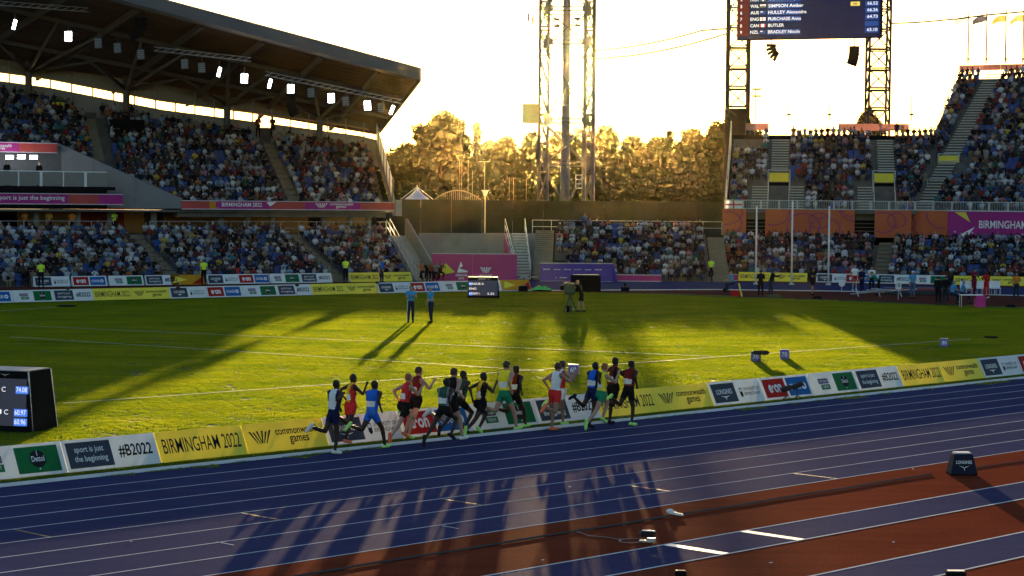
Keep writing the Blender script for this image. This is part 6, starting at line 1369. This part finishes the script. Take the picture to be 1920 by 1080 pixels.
# television camera under a green cover, on a tripod
tv = thing('television_camera', 'television camera under a dark green cover on a tripod on the lawn', 'camera', G(1069, 586))
MB().box((-.05, 0, 1.30), (.62, .5, .62)).build('rain_cover', pm('green_cover', (.03, .06, .04), .7, .25, 3.0, bump=.4, bscale=6), tv, bevel=.08); MB().box((-.42, 0, 1.34), (.26, .3, .28)).build('lens_hood', BLACK, tv, bevel=.02); MB().tube((0, 0, .85), (0, 0, 1.05), .1).build('head', DSTEEL, tv)
for k in range(3):
    a = k*2.09+.5; MB().tube((0, 0, .95), (.42*math.cos(a), .42*math.sin(a), .0), .035, .028).build('leg', DSTEEL, tv); MB().bar((0, 0, .22), (.36*math.cos(a), .36*math.sin(a), .16), .03).build('spreader', GALV, tv)
MB().box((-.06, 0, .2), (.28, .22, .36)).build('battery_bag', BLACK, tv)
cv = thing('covered_equipment', 'large dark rounded cover over equipment behind the television camera', 'cover', G(1098, 546)); mb = MB(); n = 10; prof = [(-.55, 0), (-.55, .8), (-.45, 1.0), (-.2, 1.1), (.3, 1.1), (.5, .95), (.55, 0)]
mb.prism([Vector((-1.0, y, z)) for y, z in prof], (2.0, .15, 0)); mb.build('cover', BLACK, cv, bevel=.05); MB().box((0, -.1, 1.115), (1.7, .5, .02)).build('pale_top', pm('pale_sheet', (.5, .5, .5), .3), cv)  # paler sheet laid over the top of the dark cover
tp = thing('tarpaulin', 'crumpled bright green tarpaulin at the far lawn edge', 'tarpaulin', G(1016, 546)); mb = MB(); rg = random.Random(2); nx, ny = 12, 6
for j in range(ny+1):
    for i in range(nx+1): mb.v.append((-.85+1.7*i/nx, -.3+.7*j/ny, .05+.32*math.sin(math.pi*i/nx)*math.sin(math.pi*(j+.5)/(ny+1))*rg.uniform(.5, 1.1)))
mb.f = [(j*(nx+1)+i, j*(nx+1)+i+1, (j+1)*(nx+1)+i+1, (j+1)*(nx+1)+i) for j in range(ny) for i in range(nx)]; mb.m = [0]*len(mb.f); mb.build('sheet', pm('bright_green_sheet', (.03, .42, .07), .6, .2, 4.0), tp); MB().box((0, .05, .07), (1.3, .5, .14)).build('crate', BLACK, tp)
for k, (x, y, w, h) in enumerate(((981, 546, .62, .34), (1172, 546, .55, .28), (1360, 546, .3, .2))):
    r_ = thing('equipment_case', ('black case left of the green tarpaulin', 'black case with a small post on the bend kerb', 'small dark case near the red can')[k], 'case', G(x, y), 'cases along the bend'); MB().box((0, 0, h/2), (w, .4, h)).build('shell', BLACK, r_, bevel=.02); MB().box((0, 0, h+.02), (w*.5, .2, .05)).build('handle', DSTEEL, r_)
    if k == 1: MB().tube((0, 0, h), (0, 0, h+.25), .08).build('post', BLACK, r_)
for k, (x, y) in enumerate(((982, 526), (1001, 526), (1019, 526.5), (1037, 527), (1056, 527.5), (1131, 527))):
    r_ = thing('low_bench', 'low folding bench before the violet backdrop, %s from left' % nth(k), 'bench', G(x, y), 'benches before the violet backdrop'); MB().box((0, 0, .27), (.55, .3, .04)).build('seat', GALV, r_)
    for sx in (-.2, .2): MB().bar((sx, -.12, 0), (-sx*.6, .12, .26), .03).build('leg', DSTEEL, r_)
# vault area furniture
tb = thing('pink_table', 'table with a pink cloth end beside the seated officials', 'table', G(1820, 576)); MB().box((0, 0, .72), (1.3, .6, .04)).build('table_top', MATS['white_steel'], tb); MB().box((.52, -.05, .36), (.55, .62, .68)).build('cloth_end', pm('hot_pink', (.55, .03, .22), .7), tb)
for sx in (-.6, .6):
    for sy in (-.25, .25): MB().tube((sx, sy, 0), (sx, sy, .7), .02).build('leg', GALV, tb)
WCH = pm('white_plastic', (.75, .76, .78), .4, .04)
for k, x in enumerate((1806, 1817, 1836, 1846, 1862, 1870)):
    p = G(x, 553); r_ = thing('white_chair', 'white plastic chair in the row at the vault area, %s from left' % nth(k), 'chair', p, 'white chairs at the vault area', rz=rnd.uniform(-.3, .3)); MB().box((0, 0, .44), (.42, .42, .04)).build('seat', WCH, r_, bevel=.01); MB().box((0, .2, .7), (.42, .04, .46)).build('backrest', WCH, r_, bevel=.01)
    for sx in (-.18, .18):
        for sy in (-.18, .18): MB().tube((sx, sy, 0), (sx, sy, .43), .015).build('leg', GALV, r_)
vt = thing('vault_stand', 'silver pole-vault uprights base with long rails lying low', 'stand', G(1655, 556)); 
for k in range(5): MB().tube((-2.0+.3*k, .5-.2*k, .12+.1*k), (2.3, .3+.25*k, .5-.05*k), .03).build('rail', GALV, vt)
for x in (-1.6, -.2, 1.2): MB().bar((x, -.2, 0), (x, .9, .5), .05).build('support', GALV, vt)
mt = thing('landing_mat', 'low dark landing mat behind the vault rails', 'mat', G(1725, 552)); MB().box((0, 0, .22), (4.6, 1.6, .44)).build('mat_block', pm('dark_mat', (.02, .03, .05), .8), mt, bevel=.05); MB().box((0, -.78, .36), (4.5, .06, .1)).build('mat_edge', pm('mat_red', (.3, .03, .03), .7), mt)
sg_ = thing('height_sign', 'small white sign with a number on a post at the vault area', 'sign', G(1684, 562)); MB().tube((0, 0, 0), (0, 0, .7), .02).build('post', GALV, sg_); MB().box((0, 0, .92), (.36, .04, .5)).build('panel', WHT, sg_); mb = MB(); put_text(mb, '10', Vector((-.18, -.022, .67)), Vector((1, 0, 0)), UP, .07, .12, .22, .26, off=.004); mb.build('number', INK, sg_)
ds = thing('dish', 'white round dish on a stand at the vault area', 'dish', G(1578, 548)); MB().tube((0, 0, 0), (0, 0, .45), .02).build('post', GALV, ds); MB().tube((0, -.05, .6), (0, .05, .6), .22, .16, 14).build('reflector', WHT, ds)
rc = thing('red_can', 'red box with a yellow sign beside the seated official', 'box', G(1378, 556)); MB().box((0, 0, .2), (.5, .35, .4)).build('can', TRED, rc, bevel=.03); MB().bar((.45, 0, 0), (.25, .1, .85), .1, .03).build('yellow_sign', Y_BOARD, rc)
for k, (x, y, w) in enumerate(((1450, 558, 1.1), (1532, 561, .6), (1895, 577, .55))):
    o = MB(); o.hexa([(-w/2, -.2, 0), (w/2, -.2, 0), (w/2, .2, 0), (-w/2, .2, 0), (-w*.4, -.12, .18), (w*.35, -.1, .2), (w*.35, .1, .22), (-w*.4, .12, .16)]); o = o.build('kit_bag', (pm('olive_bag', (.05, .07, .03), .8), BLACK, BLACK)[k], bevel=.04); o.location = G(x, y); tag(o, ('olive kit bag lying behind the camera crew', 'small black bag on the maroon apron', 'black bag at the right edge of the lawn')[k], 'bag', 'bags on the maroon apron')
wr_ = wig(0, 0, 1, 0); pts_ = [G(x, y, .02) for x, y in ((1130, 549), (1240, 551), (1340, 556.5), (1470, 559), (1600, 564.5), (1740, 571), (1920, 578))]; o = MB(pts_[0]).path(pts_, .035, 5).build('hose', pm('dark_green_hose', (.02, .07, .03), .6)); o.location = pts_[0]; tag(o, 'dark green hose along the far edge of the lawn', 'hose')
# England-style cross flag tied to the railing
F = SA; fl = thing('cross_flag', 'white flag with a red cross tied to the railing of the scaffold stand', 'flag', SA.pt(.4, 9.2, 5.52)); mb = MB(fl.location); put_rect(mb, SA.pt(-.3, 9.22, 5.54), SA.u, UP, 0, 0, 1.35, .62); mb.build('cloth', pm('flag_white', (.7, .7, .7), .8, transl=.3), fl); mb = MB(fl.location); put_rect(mb, SA.pt(-.3, 9.22, 5.54), SA.u, UP, 0, .25, 1.35, .12, off=.006); put_rect(mb, SA.pt(-.3, 9.22, 5.54), SA.u, UP, .61, 0, .12, .62, off=.008); mb.build('red_cross', pm('flag_red', (.5, .03, .03), .8), fl)
for k, (x, y, w_) in enumerate(((1069, 914, 'blue lanes below the white-vested runners'), (1675, 1018, 'red apron between the two runways'), (1445, 1057, 'red apron near the bottom edge'), (1018, 1052, 'red apron left of the coiled cable'), (1712, 881, 'blue lane left of the timing box'), (246, 1017, 'blue lanes near the left bottom corner'))):
    rg = random.Random(60+k); mb = MB(); n = 6; pts_ = [(.035*rg.uniform(.6, 1.2)*math.cos(i*1.047), .03*rg.uniform(.6, 1.2)*math.sin(i*1.047), .012+.012*rg.random()) for i in range(n)]; mb.add([(0, 0, .03)]+pts_, [(0, i+1, (i+1) % n+1) for i in range(n)])
    o = mb.build('paper_scrap', WINK); o.location = G(x, y); tag(o, 'tiny white paper scrap on the '+w_, 'scrap', 'paper scraps on the track')
# ================================================================ AIR
hz = MB(); hz.hexa([(-420, -30, -1.2), (420, -30, -1.2), (420, 660, -1.2), (-420, 660, -1.2), (-420, -30, 46), (420, -30, 46), (420, 660, 46), (-420, 660, 46)])
hm = bpy.data.materials.new('evening_haze'); hm.use_nodes = True; N = hm.node_tree.nodes; N.remove(N['Principled BSDF']); pv = N.new('ShaderNodeVolumePrincipled')
pv.inputs['Color'].default_value = (1.0, .72, .26, 1); pv.inputs['Density'].default_value = HAZE_DENSITY; pv.inputs['Anisotropy'].default_value = HAZE_G
hm.node_tree.links.new(pv.outputs[0], N['Material Output'].inputs['Volume'])
hzo = hz.build('haze', hm); tag(hzo, 'thin golden evening haze hanging over the whole stadium', 'haze', kind='stuff')
for s_ in (TMP, TXT): bpy.data.scenes.remove(s_)
